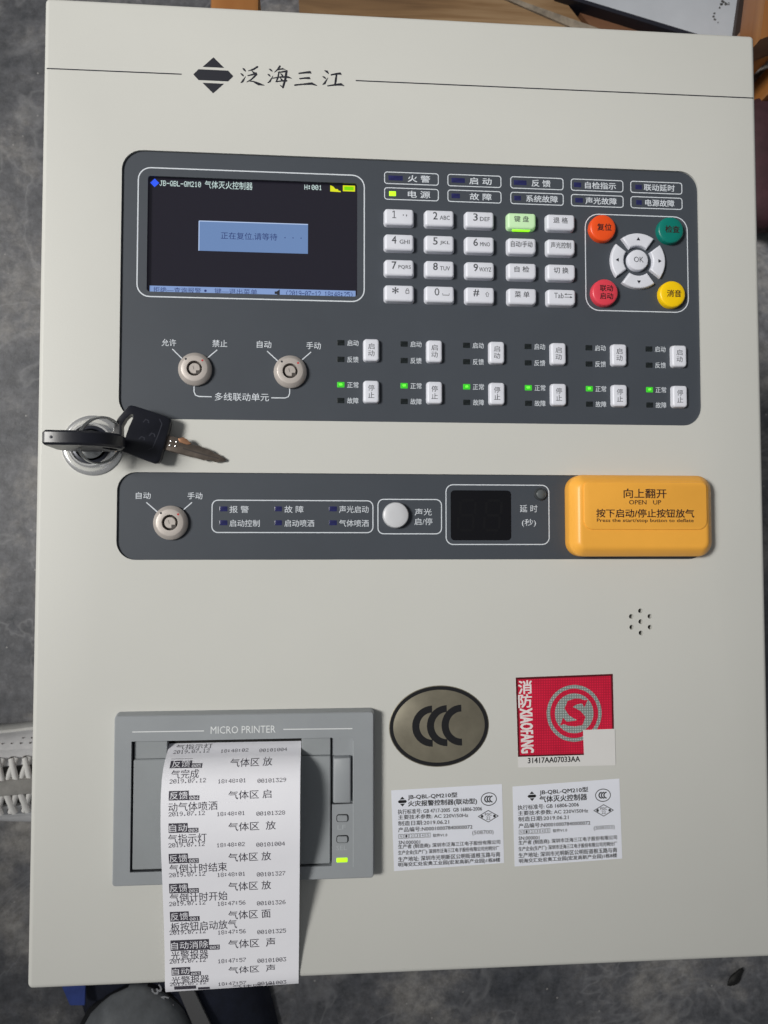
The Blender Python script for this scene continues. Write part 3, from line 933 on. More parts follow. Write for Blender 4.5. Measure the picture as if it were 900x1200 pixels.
# the paper door: face, a low step near its upper edge, slot behind the paper
dz = BZ - 0.9
sy = at(250, 888.5, dz)[1]
prd = pad('printer_door', rrect(ox0 + 0.9, sy, ox1 - 0.7, oy1 - 0.8, 0.8, 3), [(0, 0.5), (0, dz - 0.5), (0.5, dz)], m_grey2, ROOT, 34)
for (xa, xb) in ((ox0 + 1.0, 70.4), (139.9, ox1 - 0.8)):
    pad('door_lip', rrect(xa, oy0 + 0.5, xb, sy - 0.05, 0.3, 3), [(0, 0.5), (0, dz - 1.5), (0.3, dz - 1.2)], m_grey2, prd, 34)
pad('door_lip', rrect(70.5, oy0 + 4.6, 139.8, sy - 0.05, 0.3, 3), [(0, 0.5), (0, 0.9), (0.3, 1.2)], m_grey2, prd, 34)
# latch and buttons at the right
l0, l1 = at(389.8, 887.5, BZ), at(411.2, 940.5, BZ)
lat = pad('latch', rrect(l0[0] + 0.3, l0[1], l1[0], l1[1], 0.9, 4), [(0, 3.0), (0, BZ - 0.1), (0.3, BZ + 0.8), (0.75, BZ + 1.1)], m_grey, ROOT, 34)
for py, s, ty, w in ((958.6, 'LF', 969.4, 9.5), (983.2, 'SEL', 993.6, 12.5)):
    x, y = at(401.3, py, BZ)
    o = pad('paper_feed_button' if s == 'LF' else 'select_button', rrect(x - 2.7, y - 1.6, x + 2.7, y + 1.6, 0.9, 4), [(0, BZ - 0.5), (0, BZ + 0.7), (0.3, BZ + 1.0)], m_grey, ROOT)
    ringf('button_gap', rrect(x - 3.15, y - 2.0, x + 3.15, y + 2.0, 1.2, 4), 0.45, BZ + 0.04, m_hole, o)
    TP(s, 400.3, ty, w, 5.4, m_greyemb, bez, BZ + 0.05)
x, y = at(400.8, 1007.8, BZ)
pad('indicator_light', rrect(x - 2.9, y - 1.15, x + 2.9, y + 1.15, 0.4, 3), [(0, BZ - 0.4), (0, BZ + 0.1), (0.2, BZ + 0.2)], m_ledyg, ROOT)['label'] = 'lit yellow-green printer indicator'
x0_, y0_ = at(413.9, 868, BZ); y1_ = at(414, 1016, BZ)[1]
flat('edge_line', ribbon([(x0_, y0_), (x0_ + 0.1, y1_)], 0.4), BZ + 0.05, m_greyemb, bez)
TP('MICRO PRINTER', 285, 855, 76, 8.6, m_greyprint, bez, BZ + 0.05)
for p, q in (((155, 857.8), (239, 856.5)), ((332, 854.7), (413, 853.8))):
    A, B = at(*p, BZ), at(*q, BZ)
    flat('printed_line', ribbon([A, B], 0.5), BZ + 0.05, m_greyprint, bez)

# ---------------------------------------------------------------- stickers
SZ = 0.12
c = at(514.6, 850.8)
cs = pad('oval_sticker', rotp(circle(c[0], c[1], 27.3, 72, 21.8), c, 2), [(0, 0.01), (0, 0.09), (0.05, SZ)], m_silver, ROOT)
cs['label'] = 'bronze-silver oval certification sticker'
ringf('printed_rim', rotp(circle(c[0], c[1], 26.9, 72, 21.4), c, 2), 1.9, SZ + 0.04, m_blackink, cs)
def threec(cx, cy, s, z, par, rot=0, mat=None):
    for k in range(3):
        mx = cx + (-3.5 + 8.0 * k) * s
        P = []
        n = 18
        for i in range(n + 1):
            t = PI / 2 + PI * i / n
            P.append((mx + 11.0 * s * math.cos(t), cy - 11.0 * s * math.sin(t)))
        for i in range(n, -1, -1):
            t = PI / 2 + PI * i / n
            P.append((mx + 7.1 * s * math.cos(t), cy - 7.3 * s * math.sin(t)))
        P = rotp(P, (cx, cy), rot)
        V = [(x, y, z + 0.004 * k) for x, y in P]
        m = n + 1
        F = [(i, i + 1, 2 * m - 2 - i, 2 * m - 1 - i) for i in range(m - 1)]
        mk('letter_c', V, F, mat or m_blackink, par, up=True)
threec(c[0] - 0.2, c[1] - 0.1, 1.0, SZ + 0.04, cs, 1)

# red approval sticker (its square code is left blank)
def q8(x, y): return (590 + x / 6, 780 + y / 6)
def quad(pts, z): return [at(*q8(*p), z) for p in pts]
rs = pad('red_sticker', quad(((86, 84), (768, 58), (786, 700), (104, 716)), 0), [(0, 0.01), (0, SZ)], m_stickerw, ROOT)
rs['label'] = 'red and white square approval sticker'
flat('printed_rim', [quad(((86, 84), (768, 58), (781, 622), (102, 642)), SZ)], SZ + 0.04, m_redrim, rs)
flat('red_field', [quad(((100, 98), (756, 72), (768, 612), (114, 630)), SZ)], SZ + 0.08, m_redst, rs)
c = at(*q8(497, 335), SZ); k = 1 / 6 / 2.145
ringf('printed_ring', circle(c[0], c[1], 199 * k, 64), 26 * k, SZ + 0.12, m_holo, rs)
flat('printed_disc', [circle(c[0], c[1], 140 * k, 56)], SZ + 0.12, m_holo, rs)
S = [(576, 262, 8), (566, 254, 20), (540, 250, 34), (505, 253, 44), (470, 268, 56), (458, 296, 60), (478, 322, 66), (520, 346, 68), (548, 372, 62), (540, 398, 50), (500, 408, 38), (455, 408, 28), (425, 400, 18), (412, 392, 8)]
P = [at(*q8(x, y), SZ) for x, y, w in S]
polys = ribbon(P, [w * k for x, y, w in S])
polys.append([at(*q8(x, y), SZ) for x, y in ((556, 244), (592, 240), (568, 292), (552, 268))])
polys.append([at(*q8(x, y), SZ) for x, y in ((418, 366), (440, 392), (432, 410), (398, 420))])
o = flat('letter_s', polys, SZ + 0.16, m_redst, rs)
for i, plg in enumerate(o.data.polygons):
    for vi in plg.vertices: o.data.vertices[vi].co.z += i * 2e-7
for s, yy in (('消', 152), ('防', 248)):
    TP(s, *q8(152, yy), 15.5, 15.5, m_holow, rs, SZ + 0.12, rot=1.5, bold=0.02)
TP('XIAOFANG', *q8(164, 457), 50.5, 14.8, m_holow, rs, SZ + 0.12, rot=-88.3, bold=0.03)
flat('white_box', [quad(((558, 452), (782, 444), (788, 690), (568, 696)), SZ)], SZ + 0.20, m_stickerw, rs)
TL('31417AA07033AA', q8(172, 668), q8(538, 656), 6.4, m_blackink, rs, SZ + 0.05, bold=0.02)

def id_label(q, corners, title, tpos, kind, kpos, std, stdx, logo, ccc, dia, code, L, lab):
    g = lambda p: (q[0] + p[0] / 6.4286, q[1] + p[1] / 6.4286)
    st = pad('rating_label', [at(*g(p)) for p in corners], [(0, 0.01), (0, SZ)], m_sticker, ROOT)
    st['label'] = lab
    z = SZ + 0.04
    def line(s, a, b, h, bold=0.012, **kw):
        TL(s, g(a), g(b), h * 1.18 / 6.4286, m_blackink, st, z, bold=bold, **kw)
    line('JB-QBL-QM210型', *tpos, 37, 0.018)
    line(kind, *kpos, 41, 0.018)
    line(std, *stdx, 31)
    line('主要技术参数: AC 220V/50Hz', *L[0], 29)
    line('制造日期:2019.06.21', *L[1], 30)
    line('产品编号:N00010007840000072', *L[2], 30)
    (a, b) = L[3]
    for i in range(6):
        t0, t1 = i / 6 + 0.01, (i + 1) / 6 - 0.01
        p0 = (a[0] + (b[0] - a[0]) * t0, a[1] + (b[1] - a[1]) * t0); p1 = (a[0] + (b[0] - a[0]) * t1, a[1] + (b[1] - a[1]) * t1)
        A, B = at(*g((p0[0], p0[1] - 17)), z), at(*g((p1[0], p1[1] + 17)), z)
        ringf('printed_box', [(A[0], A[1]), (B[0], A[1]), (B[0], B[1]), (A[0], B[1])], 0.2, z, m_blackink, st)
        T('N12345'[i], (A[0] + B[0]) / 2, (A[1] + B[1]) / 2, 1.0, 1.4, m_blackink, st, z)
    line('软件V1.0', *L[4], 22)
    line(code, *L[5], 32, 0.0)
    line('SN:000001', *L[6], 22)
    for s, ab in zip(('生产者 (制造商): 深圳市泛海三江电子股份有限公司', '生产企业(生产厂): 深圳市泛海三江电子股份有限公司光明分厂',
                      '生产地址: 深圳市光明新区公明街道根玉路与南', '明海交汇处宏奥工业园(宏发高新产业园)1栋8楼'), L[7:]):
        line(s, *ab, 31, 0.014)
    c = at(*g(logo)); emblem(c[0], c[1], 4.9, 5.2, z, m_blackink, st, 2)
    c = at(*g(ccc))
    ringf('printed_rim', rotp(circle(c[0], c[1], 4.4, 40, 3.55), c, 2), 0.42, z, m_blackink, st)
    threec(c[0] - 0.1, c[1], 0.17, z, st)
    c = at(*g(dia))
    ringf('printed_rim', [(c[0] - 5.8, c[1]), (c[0], c[1] - 3.3), (c[0] + 5.8, c[1]), (c[0], c[1] + 3.3)], 0.36, z, m_blackink, st)
    T('FGC', c[0], c[1] - 1.0, 3.6, 1.3, m_blackink, st, z, bold=0.02)
    T('22', c[0], c[1] + 1.0, 2.3, 1.7, m_blackink, st, z)
    flat('lettering', [circle(c[0] - 3.4, c[1], 0.75, 12), circle(c[0] + 3.4, c[1], 0.75, 12)], z, m_blackink, st)
id_label((455, 915), ((22, 72), (856, 24), (872, 618), (44, 680)), None, ((148, 125), (520, 108)), '火灾报警控制器(联动型)', ((150, 176), (668, 155)),
         '执行标准号: GB 4717-2005  GB 16806-2006', ((72, 235), (706, 208)), (106, 156), (757, 137), (753, 266), '(508700)',
         [((75, 275), (602, 258)), ((75, 322), (458, 308)), ((75, 370), (634, 345)), ((75, 420), (320, 408)), ((336, 412), (444, 407)),
          ((633, 395), (793, 388)), ((78, 465), (240, 461)), ((75, 500), (843, 462)), ((75, 545), (835, 508)), ((75, 593), (843, 553)), ((75, 635), (843, 597))],
         'white rating label beside the printer')
id_label((595, 908), ((36, 88), (840, 28), (862, 630), (52, 690)), None, ((240, 135), (605, 112)), '气体灭火控制器', ((240, 185), (597, 165)),
         '执行标准号: GB 16806-2006', ((75, 248), (535, 222)), (182, 160), (717, 153), (722, 267), '(508703)',
         [((78, 290), (605, 268)), ((80, 335), (458, 318)), ((82, 385), (622, 360)), ((82, 432), (322, 420)), ((340, 422), (447, 415)),
          ((648, 405), (805, 395)), ((82, 478), (238, 473)), ((82, 515), (823, 472)), ((82, 562), (823, 520)), ((82, 608), (823, 565)), ((85, 652), (823, 608))],
         'white rating label below the red sticker')

# ---------------------------------------------------------------- cam lock
lx, ly = at(107.5, 521.5, 2)
lock = lathe('cam_lock', lx, ly, [(16.0, 0.02), (16.0, 0.7), (15.5, 1.2), (14.0, 1.5), (13.2, 2.4), (12.2, 4.0), (11.2, 4.8), (10.6, 4.8), (10.4, 3.4)], m_chrome, ROOT, 72)
lathe('lock_core', lx, ly, [(10.3, 2.0), (10.2, 3.6), (8.6, 3.9), (8.2, 3.4)], m_lockcore, lock, 48)
lathe('lock_plug', lx, ly, [(7.4, 2.6), (7.4, 4.6), (6.8, 5.0)], m_steel, lock, 40)

# ================================================================ paper
PROF = [(398.6, -3.5), (400.4, 1.0), (403.6, 6.6), (405.8, 12.0), (408.8, 16.6), (413.0, 20.0), (419.5, 22.0), (426, 22.5), (433, 22.3), (441, 21.3),
        (450, 19.2), (460, 16.0), (470, 13.0), (480, 10.2), (490, 7.4), (500, 4.9), (510, 2.8), (518, 1.5), (523, 0.8), (526, -0.2), (528.3, -1.8)]
def pz(y):
    if y <= PROF[0][0]: return PROF[0][1]
    for (y0, z0), (y1, z1) in zip(PROF, PROF[1:]):
        if y <= y1: return z0 + (z1 - z0) * (y - y0) / (y1 - y0)
    return PROF[-1][1]
def px_shift(y):
    return -0.9 * max(0, (y - 440) / 88)
def curl(u):                      # edges of the strip curl down a touch
    return -0.06 * (2 * u - 1) ** 2
V, F = [], []
ys = []
for (y0, z0), (y1, z1) in zip(PROF, PROF[1:]):
    for t in (0, 0.5): ys.append(y0 + (y1 - y0) * t)
ys.append(PROF[-1][0])
NU = 10
for y in ys:
    for i in range(NU + 1):
        u = i / NU
        V.append((70.6 + 69.0 * u + px_shift(y), y - 1.4 * (u - 0.5) * min(1, (y - 401) / 120), pz(y) + curl(u)))
for j in range(len(ys) - 1):
    for i in range(NU):
        F.append((j * (NU + 1) + i, j * (NU + 1) + i + 1, (j + 1) * (NU + 1) + i + 1, (j + 1) * (NU + 1) + i))
paper_me_V = V
PR = empty('paper_printout', wd(105, 401, 0), 'long white thermal printout curling out of the printer over the bottom edge', 'printout')
strip = mk('paper_strip', V, F, m_paper, PR, up=True)
strip.data.shade_smooth()

def psurf(x, y):
    u = (x - px_shift(y) - 70.6) / 69.0
    yy = y + 1.4 * (u - 0.5) * min(1, max(0, (y - 401)) / 120)
    return pz(yy) + curl(u)
def patp(px, py):
    z = 10.0
    for _ in range(30):
        x, y = at(px, py, z)
        z = 0.5 * z + 0.5 * psurf(x, y)
    return at(px, py, z)
def TR(body, x0, x1, py, ph, mat, lift=0.10, bold=0.0, font=None, tilt=None):
    """print on the strip: box given by its left, right and middle in the photograph"""
    A, B = patp(x0, py), patp(x1, py)
    m = (x0 + x1) / 2
    if tilt is not None: pass
    h = math.dist(patp(m, py - ph / 2), patp(m, py + ph / 2))
    return T(body, (A[0] + B[0]) / 2, (A[1] + B[1]) / 2, math.dist(A, B), h, mat, strip, lambda x, y: psurf(x, y) + lift, 1.0, bold, font=font)
def black(x0, x1, py, ph):
    A, B = patp(x0, py - ph / 2), patp(x1, py + ph / 2)
    n = 4
    V, F = [], []
    for j in range(n + 1):
        for i in range(2):
            x = A[0] + (B[0] - A[0]) * i; y = A[1] + (B[1] - A[1]) * j / n
            V.append((x, y, psurf(x, y) + 0.07))
    for j in range(n): F.append((2 * j, 2 * j + 1, 2 * j + 3, 2 * j + 2))
    mk('printed_block', V, F, m_thermal_b, strip, up=True)
BLK = [  # block text, digits, box x0 x1, box y, zone y, zone char, zone x1, line B, Bx0 Bx1, B y, C y, time, number
 ('反馈', '005', 201, 224, 894.5, 893, '放', 319, '气完成', 200.6, 233, 907, 915, '18:48:01', '00101329'),
 ('反馈', '004', 198, 221, 932.3, 931, '启', 318, '动气体喷洒', 197.4, 254.6, 945, 953.4, '18:48:01', '00101328'),
 ('自动', '003', 197.5, 220, 970.3, 968, ' 放', 323, '气指示灯', 197, 242, 982.4, 989.8, '18:48:02', '00101004'),
 ('反馈', '003', 197.5, 220.5, 1006.0, 1004, '放', 317.5, '气倒计时结束', 198.5, 266, 1017, 1024.6, '18:48:01', '00101327'),
 ('反馈', '002', 198, 220.5, 1041.0, 1038, '放', 317.5, '气倒计时开始', 199, 266.5, 1051, 1058.4, '18:47:56', '00101326'),
 ('反馈', '001', 199, 221.5, 1074, 1071.4, '面', 317, '板按钮启动放气', 200, 277.5, 1084.6, 1092, '18:47:56', '00101325'),
 ('自动消除', '003', 199.6, 245, 1107.4, 1105.2, ' 声', 322.5, '光警报器', 200.4, 244, 1119, 1125.6, '18:47:57', '00101003'),
 ('自动', '003', 201, 223, 1138.2, 1135.6, ' 声', 322.5, '光警报器', 201, 245, 1147.6, 1152.4, '18:47:57', '00101003')]
for s, dg, b0, b1, by, zy, zc, zx, lb, l0_, l1_, ly_, cy, tm, nm in BLK:
    sq = 1.0 if cy < 1150 else 0.8
    black(b0, b1, by, 10.6 * sq)
    TR(s, b0 + 1, b1 - 1, by, 8.8 * sq, m_paper, 0.12)
    w = 12.5
    black(b1 - 0.4, b1 + w, by + 2.6, 5.2 * sq)
    TR(dg, b1 + 1, b1 + w - 1, by + 2.7, 3.6 * sq, m_paper, 0.12, font='dot')
    zx0 = 270 if by < 900 else 267.5
    TR('气体区 ' + zc, zx0, zx, zy, 10.2 * sq, m_thermal)
    TR(lb, l0_, l1_, ly_, 10.6 * sq, m_thermal)
    dx = (l0_ - 200) * 0.4
    TR('2019.07.12', 198.5 + dx, 241 + dx, cy, 5.0 * sq, m_thermal2, font='dot')
    TR(tm, 255 + dx, 288 + dx, cy, 4.8 * sq, m_thermal2, font='dot')
    TR(nm, 301.5 + dx, 335 + dx, cy - 0.6, 4.8 * sq, m_thermal2, font='dot')
black(204, 230, 1157.2, 2.6)
black(232, 246, 1158.0, 2.0)
TR('气体区 声', 272, 322, 1154.6, 2.6, m_thermal)
TR('气指示灯', 206.5, 249, 874.8, 5.6, m_thermal)
TR('2019.07.12', 203.4, 245.4, 880.4, 4.0, m_thermal2, font='dot')
TR('18:48:02', 258.6, 291, 879.4, 3.8, m_thermal2, font='dot')
TR('00101004', 304, 336.4, 878.6, 3.8, m_thermal2, font='dot')

# ================================================================ keys and ring
def plate(name, P, zf, th, mat, parent, bev=0.6, hole=None):
    """flat key piece: outline in units, top height zf(x, y), thickness th"""
    o = pad(name, P, [(bev, -th), (0, -th + bev), (0, -bev), (bev * 0.35, -bev * 0.35), (bev, 0)], mat, parent, 40, zf=zf)
    return o
kz = lambda px: 13.0 - (px - 131) * 0.075
K2 = empty('key', wd(*at(160, 508, 8), 4), 'black-headed key lying across the door with its bronze blade pointing right', 'key', 'cabinet keys')
zx = lambda x, y: kz(131) - (x - at(131, 507, 12)[0]) * 0.16
def kp(pts): return [at(px, py, kz(px)) for px, py in pts]
outer = kp(((132, 506), (134, 497), (138, 489.5), (144, 482.5), (150, 475.8), (153.5, 474.6), (158, 475.6), (176, 481.4), (194, 487.6), (199, 490), (200.5, 493.5), (199, 502), (193.5, 521),
            (188.5, 538), (185.5, 542.2), (180.5, 542.8), (168, 538.5), (152, 532.8), (143, 529.6), (137, 525.5), (133, 518)))
bow = plate('bow', outer, zx, 5.5, m_keybow, K2, 0.9)
slot = kp(((142.5, 499), (147, 491), (152.5, 486), (156, 485.4), (156.4, 489), (151, 501), (146.5, 514), (144.2, 516), (142.6, 511)))
cut(bow, [pad('cutter', slot, [(0, -20), (0, 40)], None, None)])
ln = kp(((187, 491), (190, 497), (185.5, 510), (179, 525), (174, 527)))
flat('bow_line', ribbon(ln, 0.5), lambda x, y: zx(x, y) + 0.05, m_keyline, bow)
for (px, py) in ((171, 494), (166, 514), (178, 510)):
    pts = [at(px + dx, py + dy, kz(px)) for dx, dy in ((-3, 1), (0, -2.5), (3, -1), (3.4, 2))]
    flat('bow_mark', ribbon(pts, 0.6), lambda x, y: zx(x, y) + 0.05, m_keyline, bow)
bl = kp(((192, 509), (205, 511.5), (214, 514.5), (220, 519.5), (227, 521), (234, 522.4), (239, 524.6), (246, 527), (251, 531), (256, 532.4), (260, 535.4), (264, 537.5), (263.5, 540),
         (257, 540.6), (252, 541.2), (245, 538.6), (238, 539), (231, 536.6), (222, 534.8), (212, 532), (200, 529), (189, 526)))
blade = plate('blade', bl, lambda x, y: zx(x, y) - 1.7, 1.9, m_blade, K2, 0.25)
ct = kp(((208, 513.5), (214, 512), (219, 514.5), (224, 520), (219, 521), (210, 518)))
plate('copper_bit', ct, lambda x, y: zx(x, y) - 1.35, 1.2, m_copper, blade, 0.3)
for px, py in ((200, 516.5), (206.5, 517.5), (199, 521.5), (205.5, 522.5)):
    x, y = at(px, py, kz(px)); z = zx(x, y) - 1.75
    lathe('rivet', x, y, [(0.55, z), (0.5, z + 0.25), (0.2, z + 0.35)], m_steel, blade, 12)
flat('blade_groove', ribbon(kp(((214, 525), (230, 530), (246, 534.5), (256, 537))), 0.7), lambda x, y: zx(x, y) - 1.62, m_zincdark, blade)

K1 = empty('key', wd(lx, ly, 4), 'black-headed key standing in the chrome lock, seen edge-on', 'key', 'cabinet keys')
# bow: an upright rounded plate across the lock, outline in (x, z)
def upright(name, O, y0, y1, mat, parent, bev, hole=None):
    V, F = [], []
    n = len(O)
    for d, y in ((bev, y0), (0, y0 + bev), (0, y1 - bev), (bev, y1)):
        for x, z in (inset(O, d) if d else O): V.append((x, y, z))
    for k in range(3):
        for i in range(n):
            j = (i + 1) % n
            F.append((k * n + i, k * n + j, (k + 1) * n + j, (k + 1) * n + i))
    F.append(tuple(range(n - 1, -1, -1))); F.append(tuple(range(3 * n, 4 * n)))
    return mk(name, V, F, mat, parent, 40)
O = rrect(15.5, 13.0, 49.5, 40.0, (8, 4, 4, 4), 6)
O = [(15.5 + (x - 15.5), z) for x, z in O]
b1 = upright('bow', [(16.6, 40), (15.8, 38.5), (15.8, 20), (18, 14), (24, 10.5), (35, 10.5), (42, 12), (48.5, 17), (51, 22), (50.5, 27), (46, 34), (40, 38.6), (34, 40.2), (18, 40.6)],
             240.6, 247.8, m_keybow, K1, 1.1)
cutter = upright('cutter', [(43.2, 20), (46.5, 20), (47.8, 23), (46, 28), (42.5, 31.5), (41, 28)], 230, 260, None, None, 0.2)
cut(b1, [cutter])
lathe('bow_dimple', 20.5, 244.2, [(0.8, 40.2), (0.75, 40.66), (0.2, 40.7)], m_keyline, b1, 14)
boxw('blade', tuple(wd(lx - 4, 245.4, 4.0)), tuple(wd(lx + 4, 243.2, 12.0)), m_blade, K1, 0.0002)

# split ring through both bows
rc = at(118, 516, 17)
rcw = wd(rc[0], rc[1], 17)
P = []
ax1 = Vector((0.58, 0.10, -0.62)).normalized()
ax2 = Vector((0.12, 1.0, 0.20)).normalized()
N = 72
for k in range(2 * N):
    t = 2 * PI * k / N
    off = ax1.cross(ax2).normalized() * (k / N - 1) * 0.0010
    P.append(rcw + (ax1 * math.cos(t) * 12.6 + ax2 * math.sin(t) * 11.8) * U + off)
V, F = tubew(P, 0.62 * U, 8)
kr = build('key_ring', V, F, m_steel, None, smooth=60)
tag(kr, 'thin steel split ring joining the two black keys above the lock', 'key ring')

# ================================================================ around the cabinet
FZ = -ZP / U            # floor in units
def fw(px, py, h=0.0):
    """world point seen at a photo pixel, h metres above the floor"""
    z = FZ + h / U
    x, y = at(px, py, z)
    return wd(x, y, z)

# low bench the cabinet lies on
BT = ZP - 130 * U - 0.0005
m_owood = wood('orange_varnished_wood', (0.13, 0.045, 0.014, 1), (0.26, 0.10, 0.028, 1), (0.36, 0.16, 0.05, 1), axis=1, rough=0.28)
bench = empty('wooden_bench', (0, 0, 0), 'orange varnished wooden bench under the cabinet, its rail ends showing past the top', 'bench')
def rail(px0, px1, y_top, y_bot, nm='rail'):
    z = (BT - ZP) / U
    xa = wd(*at(px0, 5, z), z).x; xb = wd(*at(px1, 5, z), z).x
    boxw(nm, (xa, y_bot, BT - 0.03), (xb, y_top, BT), m_owood, bench, 0.003)
    return (xa + xb) / 2
xl = rail(246, 304, 0.31, -0.20)
xr = rail(772, 830, 0.20, -0.20)
m_owood2 = wood('orange_varnished_crosswise', (0.20, 0.065, 0.018, 1), (0.36, 0.14, 0.035, 1), (0.46, 0.20, 0.06, 1), axis=0, rough=0.28)
for yy in (-0.12, 0.0, 0.12):
    boxw('slat', (xl - 0.02, yy - 0.02, BT - 0.052), (xr + 0.02, yy + 0.02, BT - 0.0303), m_owood2, bench, 0.002)
m_owood3 = wood('orange_varnished_upright', (0.20, 0.065, 0.018, 1), (0.36, 0.14, 0.035, 1), (0.46, 0.20, 0.06, 1), axis=2, rough=0.28)
for xx in (xl, xr):
    for yy in (-0.155, 0.165):
        boxw('leg', (xx - 0.016, yy - 0.016, 0.0), (xx + 0.016, yy + 0.016, BT - 0.0305), m_owood3, bench, 0.002)

st_ = empty('wooden_stool', fw(905, 10, 0), 'orange brown wooden stool seat corner by the top right of the cabinet', 'stool')
def slab0(name, quadpx, h, th, mat, parent):
    W = [fw(px, py, h) for px, py in quadpx]
    n = len(W)
    V = W + [w - Vector((0, 0, th)) for w in W]
    F = [tuple(range(n)), tuple(range(2 * n - 1, n - 1, -1))] + [(i, (i + 1) % n, n + (i + 1) % n, n + i) for i in range(n)]
    return build(name, V, F, mat, parent)
slab0('seat', ((914, -140), (1120, -140), (1120, -40), (914, 38), (891, 46)), 0.27, 0.035, m_owood, st_)
for q in ((1000, -80), (1060, -50), (1040, -120)):
    p = fw(*q, 0.235)
    boxw('leg', (p.x - 0.014, p.y - 0.014, 0), (p.x + 0.014, p.y + 0.014, 0.2345), m_owood3, st_, 0.002)

# timber, board and other things on the floor past the top edge
m_raw = wood('raw_brown_timber', (0.09, 0.045, 0.018, 1), (0.22, 0.125, 0.055, 1), (0.36, 0.24, 0.13, 1), axis=0, rough=0.7, scale=1.2)
m_redw = wood('reddish_brown_timber', (0.07, 0.03, 0.014, 1), (0.14, 0.06, 0.028, 1), (0.19, 0.09, 0.045, 1), axis=0, rough=0.6, scale=1.2)
m_bark = M('grey_bark', (0.24, 0.20, 0.155, 1), 0.85, bump=(90, 0.6, 0.002), var=(70, 0.45))
m_wboard = M('dirty_white_board', (0.52, 0.55, 0.60, 1), 0.5, var=(9, 0.10), bump=(60, 0.08, 0.001))
m_edge = M('dark_board_edge', (0.012, 0.013, 0.022, 1), 0.5)
def slab(name, quadpx, h, th, mat, parent, smooth=30):
    W = [fw(px, py, h) for px, py in quadpx]
    n = len(W)
    V = W + [w - Vector((0, 0, th)) for w in W]
    F = [tuple(range(n)), tuple(range(2 * n - 1, n - 1, -1))] + [(i, (i + 1) % n, n + (i + 1) % n, n + i) for i in range(n)]
    return build(name, V, F, mat, parent)
tp = empty('timber_plank', fw(480, 20, 0), 'raw brown timber plank lying past the top edge of the cabinet', 'plank')
slab('board', ((352, 40), (345, -120), (560, -130), (700, 50)), 0.045, 0.045, m_raw, tp)
slab('bark_edge', ((584, -5), (594, -5), (704, 34), (698, 44)), 0.0475, 0.012, m_bark, tp)
bp_ = slab('brown_plank', ((560, -132), (640, -132), (824, 50), (708, 50)), 0.040, 0.040, m_redw, None)
tag(bp_, 'reddish brown timber plank between the raw plank and the white board', 'plank')
wb = empty('white_board', fw(760, 10, 0), 'stained white board with dark edging lying past the top right corner', 'board')
slab('panel', ((662, -8), (640, -130), (900, -130), (866, 60), (860, 62)), 0.050, 0.050, m_wboard, wb)
slab('edge_strip', ((652, -6), (666, -6), (838, 46), (826, 48)), 0.054, 0.03, m_edge, wb)
m_brownedge = M('dark_brown_edge', (0.035, 0.022, 0.018, 1), 0.6)
slab('edge_strip', ((868, -10), (880, -10), (870, 62), (858, 62)), 0.056, 0.03, m_brownedge, wb)
m_soot = M('grey_stain', (0.09, 0.09, 0.09, 1), 0.7, var=(200, 0.6))
for k in range(16):
    a = random.uniform(0, 2 * PI); r = abs(random.gauss(0, 7))
    px, py = 846 + r * math.cos(a), 4 + r * 0.8 * math.sin(a)
    if k > 11: px, py = 833 + (k - 11) * 1.6 + random.uniform(-3, 3), 12 + (k - 11) * 3.5
    s = random.uniform(0.7, 2.2)
    slab('stain', [(px + s * (0.6 + 0.5 * random.random()) * math.cos(t), py + s * (0.5 + 0.4 * random.random()) * math.sin(t)) for t in [i * PI / 4 for i in range(8)]], 0.0506, 0.0004, m_soot, wb)

# rubble and cloth past the right edge
def lump(name, px, py, h, r, mat, sq=(1, 1, 1), seed=1, n=3):
    rnd_ = random.Random(seed)
    bm = bmesh.new()
    bmesh.ops.create_icosphere(bm, subdivisions=n, radius=1)
    ph = [rnd_.uniform(0, 6.28) for _ in range(9)]
    for v in bm.verts:
        c = v.co
        k = 1 + 0.12 * math.sin(3 * c.x + ph[0]) + 0.12 * math.sin(4 * c.y + ph[1]) + 0.1 * math.sin(5 * c.z + ph[2]) + 0.05 * math.sin(9 * c.x + 7 * c.y + ph[3])
        v.co = Vector((c.x * sq[0], c.y * sq[1], c.z * sq[2])) * r * k
    zmin = min(v.co.z for v in bm.verts)
    me = bpy.data.meshes.new(name); bm.to_mesh(me); bm.free()
    me.shade_smooth()
    w = fw(px, py, h)
    return put(name, me, mat, None, (w.x, w.y, -zmin))
m_stone = M('pale_grey_stone', (0.30, 0.28, 0.26, 1), 0.8, bump=(60, 0.5, 0.003), var=(50, 0.4))
tag(lump('stone', 905, 94, 0.03, 0.026, m_stone, (1.2, 0.7, 0.8), 3), 'pale grey stone on the floor by the right edge of the cabinet', 'stone')
m_maroon = M('maroon_cloth', (0.035, 0.009, 0.014, 1), 0.8, bump=(120, 0.4, 0.002), var=(40, 0.3))
tag(lump('cloth_bundle', 915, 195, 0.03, 0.062, m_maroon, (0.8, 1.1, 0.5), 5), 'dark maroon cloth bundle on the floor by the right edge', 'cloth')

m_scrap = M('black_scrap', (0.006, 0.006, 0.006, 1), 0.6)
sc_ = lump('black_scrap', 863, 1147, 0.005, 0.0085, m_scrap, (0.55, 1.3, 0.35), 9)
sc_.rotation_euler = (0, 0, -0.75)
tag(sc_, 'small black scrap lying on the dark floor at the bottom right', 'scrap')

